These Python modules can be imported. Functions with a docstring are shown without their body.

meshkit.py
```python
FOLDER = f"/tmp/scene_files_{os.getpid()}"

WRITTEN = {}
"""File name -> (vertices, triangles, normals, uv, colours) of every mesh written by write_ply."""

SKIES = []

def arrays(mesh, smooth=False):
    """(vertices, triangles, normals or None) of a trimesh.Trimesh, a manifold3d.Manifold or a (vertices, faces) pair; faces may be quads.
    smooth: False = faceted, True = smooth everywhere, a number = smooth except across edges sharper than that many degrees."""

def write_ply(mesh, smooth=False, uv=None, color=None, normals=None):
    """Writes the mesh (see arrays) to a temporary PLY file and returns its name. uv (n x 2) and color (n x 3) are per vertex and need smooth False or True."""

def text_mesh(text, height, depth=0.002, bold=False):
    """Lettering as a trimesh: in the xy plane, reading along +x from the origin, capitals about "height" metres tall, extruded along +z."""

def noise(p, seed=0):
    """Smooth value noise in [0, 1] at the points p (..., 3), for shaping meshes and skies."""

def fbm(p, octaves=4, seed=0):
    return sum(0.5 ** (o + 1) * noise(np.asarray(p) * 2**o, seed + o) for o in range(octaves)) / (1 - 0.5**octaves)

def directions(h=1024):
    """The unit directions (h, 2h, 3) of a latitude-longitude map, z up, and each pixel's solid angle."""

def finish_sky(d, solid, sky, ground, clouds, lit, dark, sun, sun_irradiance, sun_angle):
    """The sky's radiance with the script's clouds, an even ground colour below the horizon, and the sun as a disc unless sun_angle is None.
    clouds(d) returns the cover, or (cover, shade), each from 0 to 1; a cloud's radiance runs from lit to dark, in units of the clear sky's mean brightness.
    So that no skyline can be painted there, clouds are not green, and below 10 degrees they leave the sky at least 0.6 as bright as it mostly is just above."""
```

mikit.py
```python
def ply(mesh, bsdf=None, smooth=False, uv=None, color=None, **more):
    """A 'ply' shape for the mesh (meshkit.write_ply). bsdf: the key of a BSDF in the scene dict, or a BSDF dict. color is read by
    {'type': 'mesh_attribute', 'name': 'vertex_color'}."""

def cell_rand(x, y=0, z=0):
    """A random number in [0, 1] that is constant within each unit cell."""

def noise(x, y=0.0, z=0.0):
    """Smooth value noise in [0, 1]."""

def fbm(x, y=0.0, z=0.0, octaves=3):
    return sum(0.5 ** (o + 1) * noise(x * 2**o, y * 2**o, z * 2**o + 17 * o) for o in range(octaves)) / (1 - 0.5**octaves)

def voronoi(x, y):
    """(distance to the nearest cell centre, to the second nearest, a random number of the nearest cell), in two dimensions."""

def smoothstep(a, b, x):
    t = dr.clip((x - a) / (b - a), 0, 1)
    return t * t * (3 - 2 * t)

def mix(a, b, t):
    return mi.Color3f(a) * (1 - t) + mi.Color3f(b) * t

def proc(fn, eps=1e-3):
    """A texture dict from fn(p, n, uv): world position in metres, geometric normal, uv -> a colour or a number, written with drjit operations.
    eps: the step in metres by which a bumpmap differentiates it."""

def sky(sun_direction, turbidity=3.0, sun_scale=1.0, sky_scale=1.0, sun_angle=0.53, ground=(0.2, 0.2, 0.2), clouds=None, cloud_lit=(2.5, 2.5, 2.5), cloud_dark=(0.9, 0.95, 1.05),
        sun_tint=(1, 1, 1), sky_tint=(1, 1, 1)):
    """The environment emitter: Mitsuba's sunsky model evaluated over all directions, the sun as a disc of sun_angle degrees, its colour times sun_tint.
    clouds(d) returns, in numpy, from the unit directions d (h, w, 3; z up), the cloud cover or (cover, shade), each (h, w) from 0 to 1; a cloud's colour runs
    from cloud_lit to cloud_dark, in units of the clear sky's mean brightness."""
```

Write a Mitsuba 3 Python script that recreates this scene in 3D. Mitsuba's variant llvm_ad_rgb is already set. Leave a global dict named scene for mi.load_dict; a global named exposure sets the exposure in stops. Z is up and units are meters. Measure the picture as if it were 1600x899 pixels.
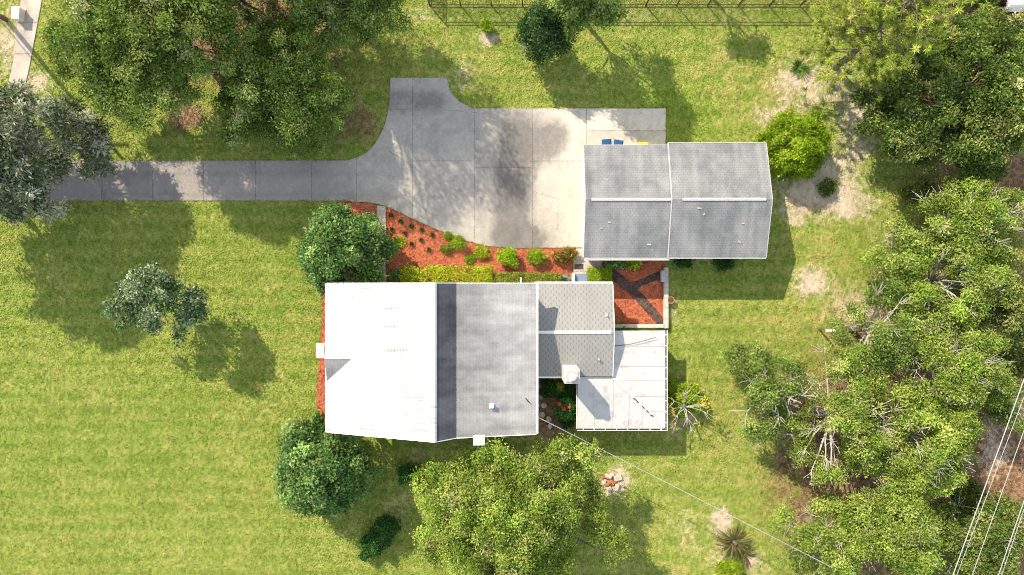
import math, random, zlib
import numpy as np, trimesh, mitsuba as mi, drjit as dr
import shapely
from shapely.geometry import Polygon, LineString, Point, box as sbox
from shapely.ops import unary_union
import mikit, meshkit
from mikit import noise, fbm, cell_rand, smoothstep, mix, voronoi

T = mi.ScalarTransform4f
H = 48.0            # drone height in metres
S = 0.045           # metres of ground per pixel of the 1600 px wide photograph

# ------------------------------------------------------------------ camera, sky, exposure
scene, labels = {}, {}
scene['camera'] = {'type': 'perspective', 'fov': 2 * math.degrees(math.atan(800 * S / H)), 'fov_axis': 'x', 'near_clip': 0.1, 'far_clip': 4000.0,
                   'to_world': T().look_at(origin=[0, 0, H], target=[0, 0, 0], up=[0, 1, 0])}
SUN = np.array([-0.4945, 0.5934, 0.635])


def clouds(d):  # unseen scattered clouds, added to brighten and neutralise the shade
    q = d / np.maximum(d[..., 2:3], .12)
    c = meshkit.fbm(q * .9 + 3.0, 4, 21)
    t = np.clip((c - .45) / .22, 0, 1)
    sh = np.clip((meshkit.fbm(q * 2.1, 3, 5) - .35) / .4, 0, 1)
    return t * t * (3 - 2 * t), sh * .8


scene['sky'] = mikit.sky(SUN.tolist(), turbidity=3, sky_scale=1.6, sky_tint=(1.06, 1.0, .92), sun_tint=(.95, 1.0, 1.06), clouds=clouds, cloud_lit=(2.0, 2.0, 2.0), cloud_dark=(1.0, 1.03, 1.06))
exposure = 2.35

rng = np.random.default_rng(7)
random.seed(7)


def P(px, py, h=0.0):
    """the place at height h that lies under this point of the survey grid"""
    k = S * (1 - h / H)
    return np.array([(px - 800) * k, -(py - 449.5) * k, h])


def W(px, py):
    return P(px, py)[:2]


# ------------------------------------------------------------------ scene helpers
def numbered(key):
    if key not in scene and key not in labels and not any(k.startswith(key + '__') for k in scene):
        return key
    n = 1
    while True:
        k = f'{key}_{n:03d}'
        if k not in scene and k not in labels and not any(q.startswith(k + '__') for q in scene):
            return k
        n += 1


_used = set()
_count = {}


def newkey(key):
    if key not in _used:
        _used.add(key)
        return key
    n = _count.get(key, 0)
    while True:
        n += 1
        k = f'{key}_{n:03d}'
        if k not in _used:
            _used.add(k)
            _count[key] = n
            return k


def thing(name, label, cat, group=None, kind=None):
    key = newkey(name)
    labels[key] = {'label': label, 'category': cat}
    if group:
        labels[key]['group'] = group
    if kind:
        labels[key]['kind'] = kind
    return key


def part(parent, name, mesh, bsdf, smooth=False, label=None, kind=None, **kw):
    key = newkey(f'{parent}__{name}')
    scene[key] = mikit.ply(mesh, bsdf, smooth=smooth, **kw)
    if label or kind:
        labels[key] = {}
        if label:
            labels[key]['label'] = label
        if kind:
            labels[key]['kind'] = kind
    return key


def solo(name, mesh, bsdf, label, cat, smooth=False, group=None, kind=None, **kw):
    key = thing(name, label, cat, group, kind)
    scene[key] = mikit.ply(mesh, bsdf, smooth=smooth, **kw)
    return key


def struct(name, mesh, bsdf, label, smooth=False, **kw):
    key = newkey(name)
    scene[key] = mikit.ply(mesh, bsdf, smooth=smooth, **kw)
    labels[key] = {'label': label, 'category': name.replace('_', ' '), 'kind': 'structure'}
    return key


def cat(ms):
    return trimesh.util.concatenate(list(ms))


def bx(x0, x1, y0, y1, z0, z1, bev=0.0):
    m = trimesh.creation.box(extents=(x1 - x0, y1 - y0, z1 - z0))
    if bev > 0:
        e = np.array([x1 - x0, y1 - y0, z1 - z0]) / 2
        pts = []
        for sx in (-1, 1):
            for sy in (-1, 1):
                for sz in (-1, 1):
                    for a in range(3):
                        q = e.copy()
                        for b in range(3):
                            if b != a:
                                q[b] -= bev
                        pts.append(q * (sx, sy, sz))
        m = trimesh.convex.convex_hull(np.array(pts))
    m.apply_translation(((x0 + x1) / 2, (y0 + y1) / 2, (z0 + z1) / 2))
    return m


def obox(c, size, rz=0.0, bev=0.0):
    m = bx(-size[0] / 2, size[0] / 2, -size[1] / 2, size[1] / 2, 0, size[2], bev)
    m.apply_transform(trimesh.transformations.rotation_matrix(rz, (0, 0, 1)))
    m.apply_translation(c)
    return m


def bar(a, b, w, h):
    a, b = np.array(a, float), np.array(b, float)
    d = b - a
    L = np.linalg.norm(d)
    m = trimesh.creation.box(extents=(L, w, h))
    x = d / L
    up = np.array([0, 0, 1.0]) if abs(x[2]) < .95 else np.array([0, 1.0, 0])
    y = np.cross(up, x)
    y /= np.linalg.norm(y)
    M = np.eye(4)
    M[:3, 0], M[:3, 1], M[:3, 2], M[:3, 3] = x, y, np.cross(x, y), (a + b) / 2
    m.apply_transform(M)
    return m


def tube(pts, r, n=8):
    """a tapering tube along points; r number or list"""
    pts = np.array(pts, float)
    r = np.broadcast_to(np.array(r, float), (len(pts),))
    d = np.gradient(pts, axis=0)
    d /= np.linalg.norm(d, axis=1, keepdims=True) + 1e-9
    ref = np.array([0.31, 0.17, 0.93]) if abs(d[0][2]) < .9 else np.array([1.0, 0.1, 0])
    x = np.cross(d, ref)
    x /= np.linalg.norm(x, axis=1, keepdims=True) + 1e-9
    y = np.cross(d, x)
    a = np.arange(n) / n * 2 * np.pi
    v = pts[:, None] + r[:, None, None] * (np.cos(a)[None, :, None] * x[:, None] + np.sin(a)[None, :, None] * y[:, None])
    v = v.reshape(-1, 3)
    f = []
    for i in range(len(pts) - 1):
        for j in range(n):
            k = (j + 1) % n
            f += [[i * n + j, i * n + k, (i + 1) * n + k], [i * n + j, (i + 1) * n + k, (i + 1) * n + j]]
    v = np.vstack([v, pts[:1], pts[-1:]])
    c0, c1 = len(v) - 2, len(v) - 1
    L = (len(pts) - 1) * n
    for j in range(n):
        k = (j + 1) % n
        f += [[c0, k, j], [c1, L + j, L + k]]
    return trimesh.Trimesh(v, f, process=False)


def lathe(prof, n=20, c=(0, 0, 0)):
    m = trimesh.creation.revolve(np.array(prof, float), sections=n)
    m.apply_translation(c)
    return m


def extrude(poly, z0, z1):
    ms = []
    for g in getattr(poly, 'geoms', [poly]):
        if g.area < 1e-5:
            continue
        m = trimesh.creation.extrude_polygon(g, z1 - z0, engine='earcut')
        m.apply_translation((0, 0, z0))
        ms.append(m)
    return cat(ms)


def slabquad(c, t):
    """plate between a polygon of 3-D points (top) and the same t lower; convex"""
    c = np.array(c, float)
    n = len(c)
    v = np.vstack([c, c - [0, 0, t]])
    f = []
    for i in range(1, n - 1):
        f += [[0, i, i + 1], [n, n + i + 1, n + i]]
    for i in range(n):
        j = (i + 1) % n
        f += [[i, n + i, n + j], [i, n + j, j]]
    m = trimesh.Trimesh(v, f, process=False)
    if np.cross(c[1] - c[0], c[2] - c[0])[2] < 0:
        m.invert()
    return m


def prism_y(prof, y0, y1):
    """profile polygon in (x, z) swept along y"""
    m = trimesh.creation.extrude_polygon(Polygon(prof), y1 - y0, engine='earcut')
    v = m.vertices.copy()
    m.vertices = np.stack([v[:, 0], y0 + v[:, 2], v[:, 1]], 1)
    m.invert()
    return m


def prism_x(prof, x0, x1):
    m = trimesh.creation.extrude_polygon(Polygon(prof), x1 - x0, engine='earcut')
    v = m.vertices.copy()
    m.vertices = np.stack([x0 + v[:, 2], v[:, 0], v[:, 1]], 1)
    return m


def smooth_curve(pts, n=6):
    """Catmull-Rom through pixel points"""
    p = np.array(pts, float)
    q = np.vstack([2 * p[0] - p[1], p, 2 * p[-1] - p[-2]])
    out = []
    for i in range(1, len(q) - 2):
        for t in np.linspace(0, 1, n, endpoint=False):
            a, b, c, d = q[i - 1:i + 3]
            out.append(.5 * (2 * b + (c - a) * t + (2 * a - 5 * b + 4 * c - d) * t * t + (3 * b - a - 3 * c + d) * t ** 3))
    out.append(p[-1])
    return np.array(out)


def wpoly(pts):
    return Polygon([W(*p) for p in pts]).buffer(0)


# ------------------------------------------------------------------ materials
def proc(fn, eps=1e-3):
    return mikit.proc(fn, eps)


def rgb(*c):
    return {'type': 'rgb', 'value': list(c)}


def mat(name, color, rough=.7, metal=0.0, spec=.4, bump=None, bscale=.01, two=True):
    b = {'type': 'principled', 'base_color': color if isinstance(color, dict) else rgb(*color), 'roughness': rough, 'metallic': metal, 'specular': spec}
    if bump is not None:
        b = {'type': 'bumpmap', 'arbitrary': bump, 'scale': bscale, 'bsdf': b}
    scene[name] = {'type': 'twosided', 'bsdf': b} if two else b


# patches of bare sand, straw and leaf litter on the ground: centre and radii on the survey grid, strength
SAND = [(1275, 285, 60, 42, 1.0), (1245, 330, 30, 26, .8), (1340, 190, 36, 70, .75), (1265, 125, 60, 46, .75), (1325, 320, 45, 30, .85), (1268, 440, 28, 26, .9), (1215, 190, 50, 34, .5), (1085, 395, 60, 24, .6),
        (1400, 370, 50, 40, .45), (762, 60, 18, 12, 1.0), (960, 752, 27, 25, 1.0), (1128, 814, 16, 22, .95), (1160, 880, 45, 22, .8), (15, 70, 42, 70, .65), (65, 125, 22, 20, .7), (715, 120, 30, 40, .4), (655, 10, 30, 30, .35), (900, 22, 320, 14, .3),
        (1340, 470, 70, 40, .55), (1065, 640, 30, 45, .75), (1180, 690, 20, 22, .6), (1050, 480, 14, 40, .5), (1085, 830, 60, 40, .35), (660, 712, 34, 26, .45), (625, 800, 30, 34, .4), (1470, 35, 60, 20, .5), (1555, 700, 26, 40, .7)]
STRAW = [(1180, 120, 120, 90, .8), (1290, 560, 130, 170, .65), (660, 60, 110, 110, .45), (560, 190, 70, 60, .75), (900, 110, 200, 60, .4), (1130, 680, 90, 120, .4), (20, 70, 70, 100, .6), (700, 760, 120, 70, .6), (850, 660, 40, 30, .8),
         (400, 700, 300, 160, .25), (1060, 880, 120, 60, .5), (1360, 400, 90, 120, .6), (290, 190, 30, 30, .6), (215, 345, 16, 10, .8), (470, 470, 60, 60, .35)]
LITTER = [(1480, 620, 190, 220, .9), (1570, 760, 60, 220, 1.0), (1560, 300, 90, 60, .9), (1530, 30, 90, 30, .9), (1330, 800, 140, 120, .6), (400, 60, 160, 120, .7), (560, 200, 40, 40, .5), (840, 800, 120, 100, .5), (290, 185, 30, 24, .6), (1490, 160, 100, 110, .6),
          (870, 630, 40, 50, 1.0), (1230, 640, 60, 80, .35)]
GREEN = [(1350, 400, 32, 45, .9), (1360, 95, 60, 40, .6), (1130, 430, 60, 40, .35), (900, 90, 140, 30, .3), (1040, 170, 60, 40, .6)]


def field(x, y, lst):
    tot = 0.0
    for (cx, cy, rx, ry, s) in lst:
        wx, wy = (cx - 800) * S, -(cy - 449.5) * S
        d = ((x - wx) / (rx * S)) ** 2 + ((y - wy) / (ry * S)) ** 2
        tot = tot + s * (dr.exp(-d) if not isinstance(x, np.ndarray) else np.exp(-d))
    return tot


def lawn_color(p, n, uv):
    x, y = p.x, p.y
    n1 = fbm(x * .16, y * .16, 1.7, 3)
    n2 = fbm(x * .9, y * .9, 5.1, 3)
    n3 = noise(x * 5.3, y * 4.6, 3.0)
    n4 = noise(x * 15.0, y * 13.0, 9.0)
    n5 = noise(x * 2.6 + y * 1.3, y * 3.4 - x * .6, 2.0)
    stripe = dr.sin(y * 5.4 + 2.5 * noise(x * .09, y * .2)) * .5 + .5
    t = smoothstep(.12, .88, .30 * n1 + .22 * n2 + .14 * n5 + .18 * n3 + .16 * stripe)
    c = mix((.145, .225, .030), (.295, .32, .080), t)
    st = smoothstep(.58, .95, .5 * n2 + .35 * n5 + .15 * n1 + .3 * field(x, y, STRAW))
    c = mix(c, (.40, .33, .125), st * .55)
    gr = dr.clip(field(x, y, GREEN), 0, 1)
    c = mix(c, (.15, .28, .014), gr * smoothstep(.25, .6, n2) * .85)
    li = smoothstep(.22, .62, field(x, y, LITTER) * (.55 + .9 * n2))
    c = mix(c, mix((.13, .085, .05), (.30, .19, .115), n3), li)
    sa = smoothstep(.16, .95, field(x, y, SAND) * (.15 + 1.1 * n2 + .55 * n5) + .34 * (n3 - .5) + .2 * (n4 - .5))
    c = mix(c, mix((.36, .28, .19), (.62, .53, .42), n2), sa * .95)
    v = (.62 + .36 * n3 + .40 * n4)
    return c * (.30 + .70 * v)


mat('lawn', proc(lawn_color), rough=.95, spec=.1, bump=proc(lambda p, n, uv: noise(p.x * 14, p.y * 14, 1.0) + .8 * noise(p.x * 4, p.y * 4, 7.0), .01), bscale=.05)


def mulch_color(p, n, uv):
    a = noise(p.x * 24, p.y * 15, p.z * 9)
    b = fbm(p.x * 1.1, p.y * 1.1, 4.0, 3)
    d = noise(p.x * 9 + 3, p.y * 11, 2.0)
    return mix((.34, .098, .052), (.56, .195, .108), .5 * a + .5 * b) * (.62 + .5 * d + .2 * noise(p.x * .7, p.y * .9, 8.0))


mat('mulch', proc(mulch_color), rough=.95, spec=.1, bump=proc(lambda p, n, uv: noise(p.x * 22, p.y * 22, 1.0) + noise(p.x * 9, p.y * 9, 3.0), .01), bscale=.04)


def dark_mulch_color(p, n, uv):
    a = noise(p.x * 14, p.y * 14, 2.0)
    return mix((.05, .034, .03), (.145, .10, .085), a) * (.6 + .8 * noise(p.x * 4, p.y * 4, 5.0))


mat('gravel_dark', proc(dark_mulch_color), rough=.95, spec=.1, bump=proc(lambda p, n, uv: noise(p.x * 18, p.y * 18, 1.0), .01), bscale=.04)


def concrete_color(p, n, uv, k=1.0, seed=0.0):
    x, y = p.x, p.y
    age = smoothstep(1.0, 4.5, x + 1.2 * (fbm(x * .35, y * .35, 3.0, 3) - .5) + .9 * smoothstep(4.0, 8.0, y))      # the eastern slabs are newer and paler
    west = smoothstep(-9.0, -14.5, x)
    base = mix((.405, .385, .355), (.52, .485, .43), age)
    base = mix(base, (.335, .305, .285), west)
    n1 = fbm(x * .55, y * .55, 2.2 + seed, 4)
    n2 = fbm(x * 3.0, y * 2.2, 8.0, 3)
    n3 = noise(x * 17, y * 17, 1.0)
    # broad grey-black blotches: mildew and tree shade painted as one
    wm = 1.15 * dr.exp(-dr.square((x - .0) / 1.5) - dr.square((y - 7.0) / 5.5)) + .8 * dr.exp(-dr.square((x - 2.6) / 1.7) - dr.square((y - 10.5) / 1.8)) + .7 * dr.exp(-dr.square((x - 1.0) / 2.6) - dr.square((y - 3.4) / 1.0)) + .55 * dr.exp(-dr.square((x + 7) / 4.5) - dr.square((y - 13.0) / 1.6)) + .4 * west
    mil_shade = smoothstep(.26, .70, wm * (.30 + 1.3 * n1) * (.6 + .8 * n2))
    c = mix(base, (.125, .12, .12), mil_shade * .72)
    n4 = noise(x * 6.5, y * 8.0, 3.0)
    c = c * (.60 + .44 * n1 + .32 * n2) * (.84 + .14 * n3 + .14 * n4)
    # hairline cracks
    def crack(x0, y0, x1, y1):
        dx, dy = x1 - x0, y1 - y0
        L2 = dx * dx + dy * dy
        t = dr.clip(((x - x0) * dx + (y - y0) * dy) / L2, 0, 1)
        wob = .10 * (noise(x * 3.1, y * 3.1, 6.0) - .5)
        return dr.sqrt(dr.square(x - x0 - t * dx + wob) + dr.square(y - y0 - t * dy + wob))
    cr = dr.minimum(dr.minimum(crack(1.5, 6.75, 3.25, 6.2), crack(3.25, 6.2, 3.2, 3.9)), dr.minimum(crack(-8.6, 9.6, -6.4, 8.1), crack(-4.6, 12.5, -1.9, 12.2)))
    c = c * (1 - .45 * smoothstep(.035, .010, cr))
    # tyre tracks along the lane
    tr = dr.exp(-dr.square((y - 8.0) / .22)) + dr.exp(-dr.square((y - 6.5) / .22))
    c = c * (1 - .10 * tr * smoothstep(-6.0, -10.0, x) * (.5 + n2))
    return c * k


mat('concrete', proc(lambda p, n, uv: concrete_color(p, n, uv, uv.x, uv.y * 10)), rough=.9, spec=.2)          # uv holds each slab's own tone and seed


def walk_color(p, n, uv):
    n1 = fbm(p.x * 1.4, p.y * 1.4, 6.0, 3)
    return mix((.34, .30, .27), (.58, .52, .46), n1) * (.9 + .2 * noise(p.x * 14, p.y * 14, 2.0))


mat('walk', proc(walk_color), rough=.9, spec=.2)


def shingle(along, up, row, tab, lo, hi, gap, streak, slot=.10, gapdark=.55, course=.75):
    """courses of tabs; along: axis of the courses, up: the other"""
    def fn(p, n, uv):
        a, b = (p.x, p.y) if along == 'x' else (p.y, p.x)
        r = b / row
        ri = dr.floor(r)
        fr = r - ri
        off = dr.select(ri - 2 * dr.floor(ri / 2) > .5, .5, 0.0)
        q = a / tab + off
        qi = dr.floor(q)
        fq = q - qi
        rnd = cell_rand(qi, ri, 3)
        s1 = fbm(p.x * .42 + .2 * p.y, p.y * .42, 3.3 + streak, 3)
        s2 = fbm(p.x * 1.9, p.y * 1.9, 7.0, 3)
        s4 = fbm(p.x * (.22 if along == 'y' else 1.6), p.y * (1.6 if along == 'y' else .22), 5.5, 3)
        c = mix(lo, hi, .12 * rnd + .88 * smoothstep(.28, .72, .38 * s1 + .2 * s2 + .42 * s4))
        if along == 'y':                       # the eastern slope is cleaner towards its eave
            c = c * (.78 + .34 * smoothstep(-3.6, .6, p.x + 2.2 * (s4 - .5)))
        edge = smoothstep(.30, .0, fr) * (1 - course)
        sl = dr.select((fq < slot) & (fr > .12), 1.0, 0.0)
        c = c * (1 - edge) * (1 - gapdark * sl) * (.93 + .14 * noise(p.x * 30, p.y * 30, 1.0))
        return c
    return fn


def shingle_bump(along, row):
    def fn(p, n, uv):
        b = p.y if along == 'x' else p.x
        r = b / row
        fr = r - dr.floor(r)
        return fr + .3 * noise(p.x * 25, p.y * 25, 2.0)
    return fn


mat('shingle_garage', proc(shingle('x', 'y', .17, .24, (.145, .155, .168), (.315, .325, .338), 0, 0, .12, .24, .76)), rough=.9, spec=.2)
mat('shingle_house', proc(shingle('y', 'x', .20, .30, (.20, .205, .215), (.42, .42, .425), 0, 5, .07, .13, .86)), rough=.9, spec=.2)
mat('shingle_shaded', proc(shingle('y', 'x', .20, .30, (.055, .06, .078), (.185, .19, .215), 0, 5, .10, .18, .82)), rough=.9, spec=.2)  # house shingle darkened to paint the self-shade of the steep weathered band
mat('shingle_beige', proc(shingle('x', 'y', .20, .36, (.265, .267, .265), (.315, .317, .314), 0, 2, .20, .34, .95)), rough=.9, spec=.2)


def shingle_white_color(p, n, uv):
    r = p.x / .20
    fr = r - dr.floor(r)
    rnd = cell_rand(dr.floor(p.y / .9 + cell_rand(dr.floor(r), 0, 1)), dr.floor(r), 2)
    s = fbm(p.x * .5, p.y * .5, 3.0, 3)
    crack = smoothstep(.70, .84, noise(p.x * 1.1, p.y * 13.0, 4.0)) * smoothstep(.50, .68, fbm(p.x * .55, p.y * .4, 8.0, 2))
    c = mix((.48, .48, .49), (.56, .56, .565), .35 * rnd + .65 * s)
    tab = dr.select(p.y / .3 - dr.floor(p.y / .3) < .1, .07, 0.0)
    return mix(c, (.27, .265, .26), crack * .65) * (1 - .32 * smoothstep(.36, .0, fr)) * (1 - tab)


mat('shingle_white', proc(shingle_white_color), rough=.6, spec=.4)


def metal_white_color(p, n, uv):
    s = fbm(p.x * .9, p.y * .9, p.z + 3.0, 3)
    d = smoothstep(.55, .85, fbm(p.x * 2.1, p.y * 2.1, 1.0, 3))
    return mix(mix((.45, .455, .46), (.55, .555, .56), s), (.31, .305, .30), d * .5)


mat('metal_white', proc(metal_white_color), rough=.45, spec=.5)
mat('white_paint', (.80, .80, .79), rough=.45)
mat('trim_paint', (.46, .465, .475), rough=.6)
mat('kerb_paint', proc(lambda p, n, uv: mix((.42, .39, .35), (.58, .55, .51), fbm(p.x * 3, p.y * 3, 2.0, 3))), rough=.85)
mat('cream_paint', (.70, .64, .52), rough=.6)


def stucco_color(p, n, uv):
    return mix((.62, .58, .50), (.72, .69, .62), fbm(p.x * 2, p.y * 2, p.z * 2, 3))


mat('stucco', proc(stucco_color), rough=.9, spec=.2)
mat('grey_metal', (.40, .41, .42), rough=.5)
mat('dark_metal', (.045, .036, .032), rough=.55)
mat('fence_metal', (.055, .035, .028), rough=.6)
mat('glass_dark', (.03, .035, .04), rough=.08, spec=.6)
mat('blue_plastic', (.012, .075, .19), rough=.4)
mat('yellow_plastic', (.75, .62, .03), rough=.45)
mat('black_rubber', (.02, .02, .02), rough=.7)
mat('blue_paint', (.20, .27, .40), rough=.5)
mat('teal_rubber', (.03, .40, .36), rough=.4)
mat('mat_rubber', proc(lambda p, n, uv: mix((.05, .05, .045), (.12, .11, .10), noise(p.x * 22, p.y * 22, 1.0))), rough=.95)
mat('cable', (.50, .51, .53), rough=.4, metal=.4)
mat('clay', (.42, .25, .13), rough=.8)
mat('soil', (.10, .065, .04), rough=1.0, spec=.1)


def bark_color(p, n, uv):
    a = fbm(p.x * 7, p.y * 7, p.z * 2.0, 3)
    return mix((.10, .08, .065), (.27, .23, .195), a)


mat('bark', proc(bark_color), rough=.95, spec=.15)
mat('bark_pale', proc(lambda p, n, uv: mix((.33, .30, .27), (.64, .61, .58), fbm(p.x * 6, p.y * 6, p.z * 4, 3))), rough=.9, spec=.2)
mat('pole_wood', proc(lambda p, n, uv: mix((.09, .06, .045), (.20, .14, .10), noise(p.x * 30, p.y * 30, p.z * 1.5))), rough=.9, spec=.2)
mat('stone', proc(lambda p, n, uv: mix((.38, .32, .24), (.62, .55, .44), fbm(p.x * 5, p.y * 5, p.z * 5, 3))), rough=.9, spec=.2)
mat('brick', proc(lambda p, n, uv: mix((.30, .11, .055), (.48, .20, .10), fbm(p.x * 6, p.y * 6, p.z * 6, 3))), rough=.9, spec=.2)
scene['leaf'] = {'type': 'principledthin', 'base_color': {'type': 'mesh_attribute', 'name': 'vertex_color'}, 'roughness': .6, 'diff_trans': .6, 'eta': 1.25, 'spec_trans': 0.0}
scene['chip'] = {'type': 'twosided', 'bsdf': {'type': 'diffuse', 'reflectance': {'type': 'mesh_attribute', 'name': 'vertex_color'}}}

# ------------------------------------------------------------------ leaves and trees
def unit(v):
    return v / (np.linalg.norm(v, axis=-1, keepdims=True) + 1e-9)


def leaf_mesh(pos, nrm, tan, L, Wd, col, fold=.25):
    """pos: leaf bases; nrm: face normals; tan: directions; sizes; colours -> (vertices, faces, colours)"""
    n = len(pos)
    tan = unit(tan - nrm * (tan * nrm).sum(1, keepdims=True))
    sd = np.cross(nrm, tan)
    L, Wd = np.broadcast_to(L, n)[:, None], np.broadcast_to(Wd, n)[:, None]
    a = pos
    b = pos + tan * L * .45 + sd * Wd * .5 + nrm * Wd * fold
    c = pos + tan * L - nrm * L * .12
    d = pos + tan * L * .45 - sd * Wd * .5 + nrm * Wd * fold
    v = np.stack([a, b, c, d], 1).reshape(-1, 3)
    i = np.arange(n)[:, None] * 4
    f = np.vstack([i + [0, 2, 1], i + [0, 3, 2]])
    return v, f, np.repeat(col, 4, 0)


def palette(n, cols, weights, spray_id=None, jitter=.18):
    cols = np.array(cols, float)
    w = np.array(weights, float)
    if spray_id is None:
        k = rng.choice(len(cols), n, p=w / w.sum())
    else:
        ks = rng.choice(len(cols), spray_id.max() + 1, p=w / w.sum())
        k = ks[spray_id]
        flip = rng.random(n) < .25
        k = np.where(flip, rng.choice(len(cols), n, p=w / w.sum()), k)
    c = cols[k]
    if spray_id is not None:
        c = c * np.exp(.22 * rng.normal(size=spray_id.max() + 1))[spray_id][:, None]
    return np.clip(c * (1 + jitter * rng.normal(size=(n, 1))) * (1 + .06 * rng.normal(size=(n, 3))), .004, .8)


def sprays_to_leaves(sp, out, per, leafL, leafW, spread, cols, wts, up=.3, rnd=.45, jitter=.16, clump=None):
    n = len(sp)
    sid = np.repeat(np.arange(n), per)
    base, od = sp[sid], out[sid]
    m = len(base)
    off = rng.normal(size=(m, 3)) * spread
    pos = base + off
    nrm = unit(od * .75 + np.array([0, 0, up]) + rnd * rng.normal(size=(m, 3)) * .6)
    tan = unit(off + .6 * od * spread + .3 * spread * rng.normal(size=(m, 3)))
    L = leafL * rng.uniform(.65, 1.3, m)
    Wd = leafW * rng.uniform(.7, 1.25, m)
    return leaf_mesh(pos, nrm, tan, L, Wd, palette(m, cols, wts, sid if clump is None else clump[sid], jitter))


def crown_lobes(c, R, zlo, zhi, n, rl, irregular=.25, keep=None):
    """lobe centres of a crown: spread over a dome"""
    out = []
    tries = 0
    ph = rng.uniform(0, 6.28)
    while len(out) < n and tries < 5000:
        tries += 1
        a = rng.uniform(0, 2 * np.pi)
        d = math.sqrt(rng.random())
        edge = 1 + irregular * (math.sin(3 * a + ph) * .6 + math.sin(5 * a + 2 * ph) * .4)
        r = rl * rng.uniform(.75, 1.25)
        x, y = c[0] + math.cos(a) * d * max(.05, R * edge - r * .85), c[1] + math.sin(a) * d * max(.05, R * edge - r * .85)
        z = zhi - r * .8 - (zhi - zlo - rl) * (d ** 2.0) * rng.uniform(.55, 1.0) - rng.uniform(0, .12) * (zhi - zlo)
        q = np.array([x, y, max(z, zlo)])
        if any(np.linalg.norm((q - o[0]) * (1, 1, .6)) < .55 * (r + o[1]) for o in out) and tries < 4000:
            continue
        out.append((q, r))
    return out


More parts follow.
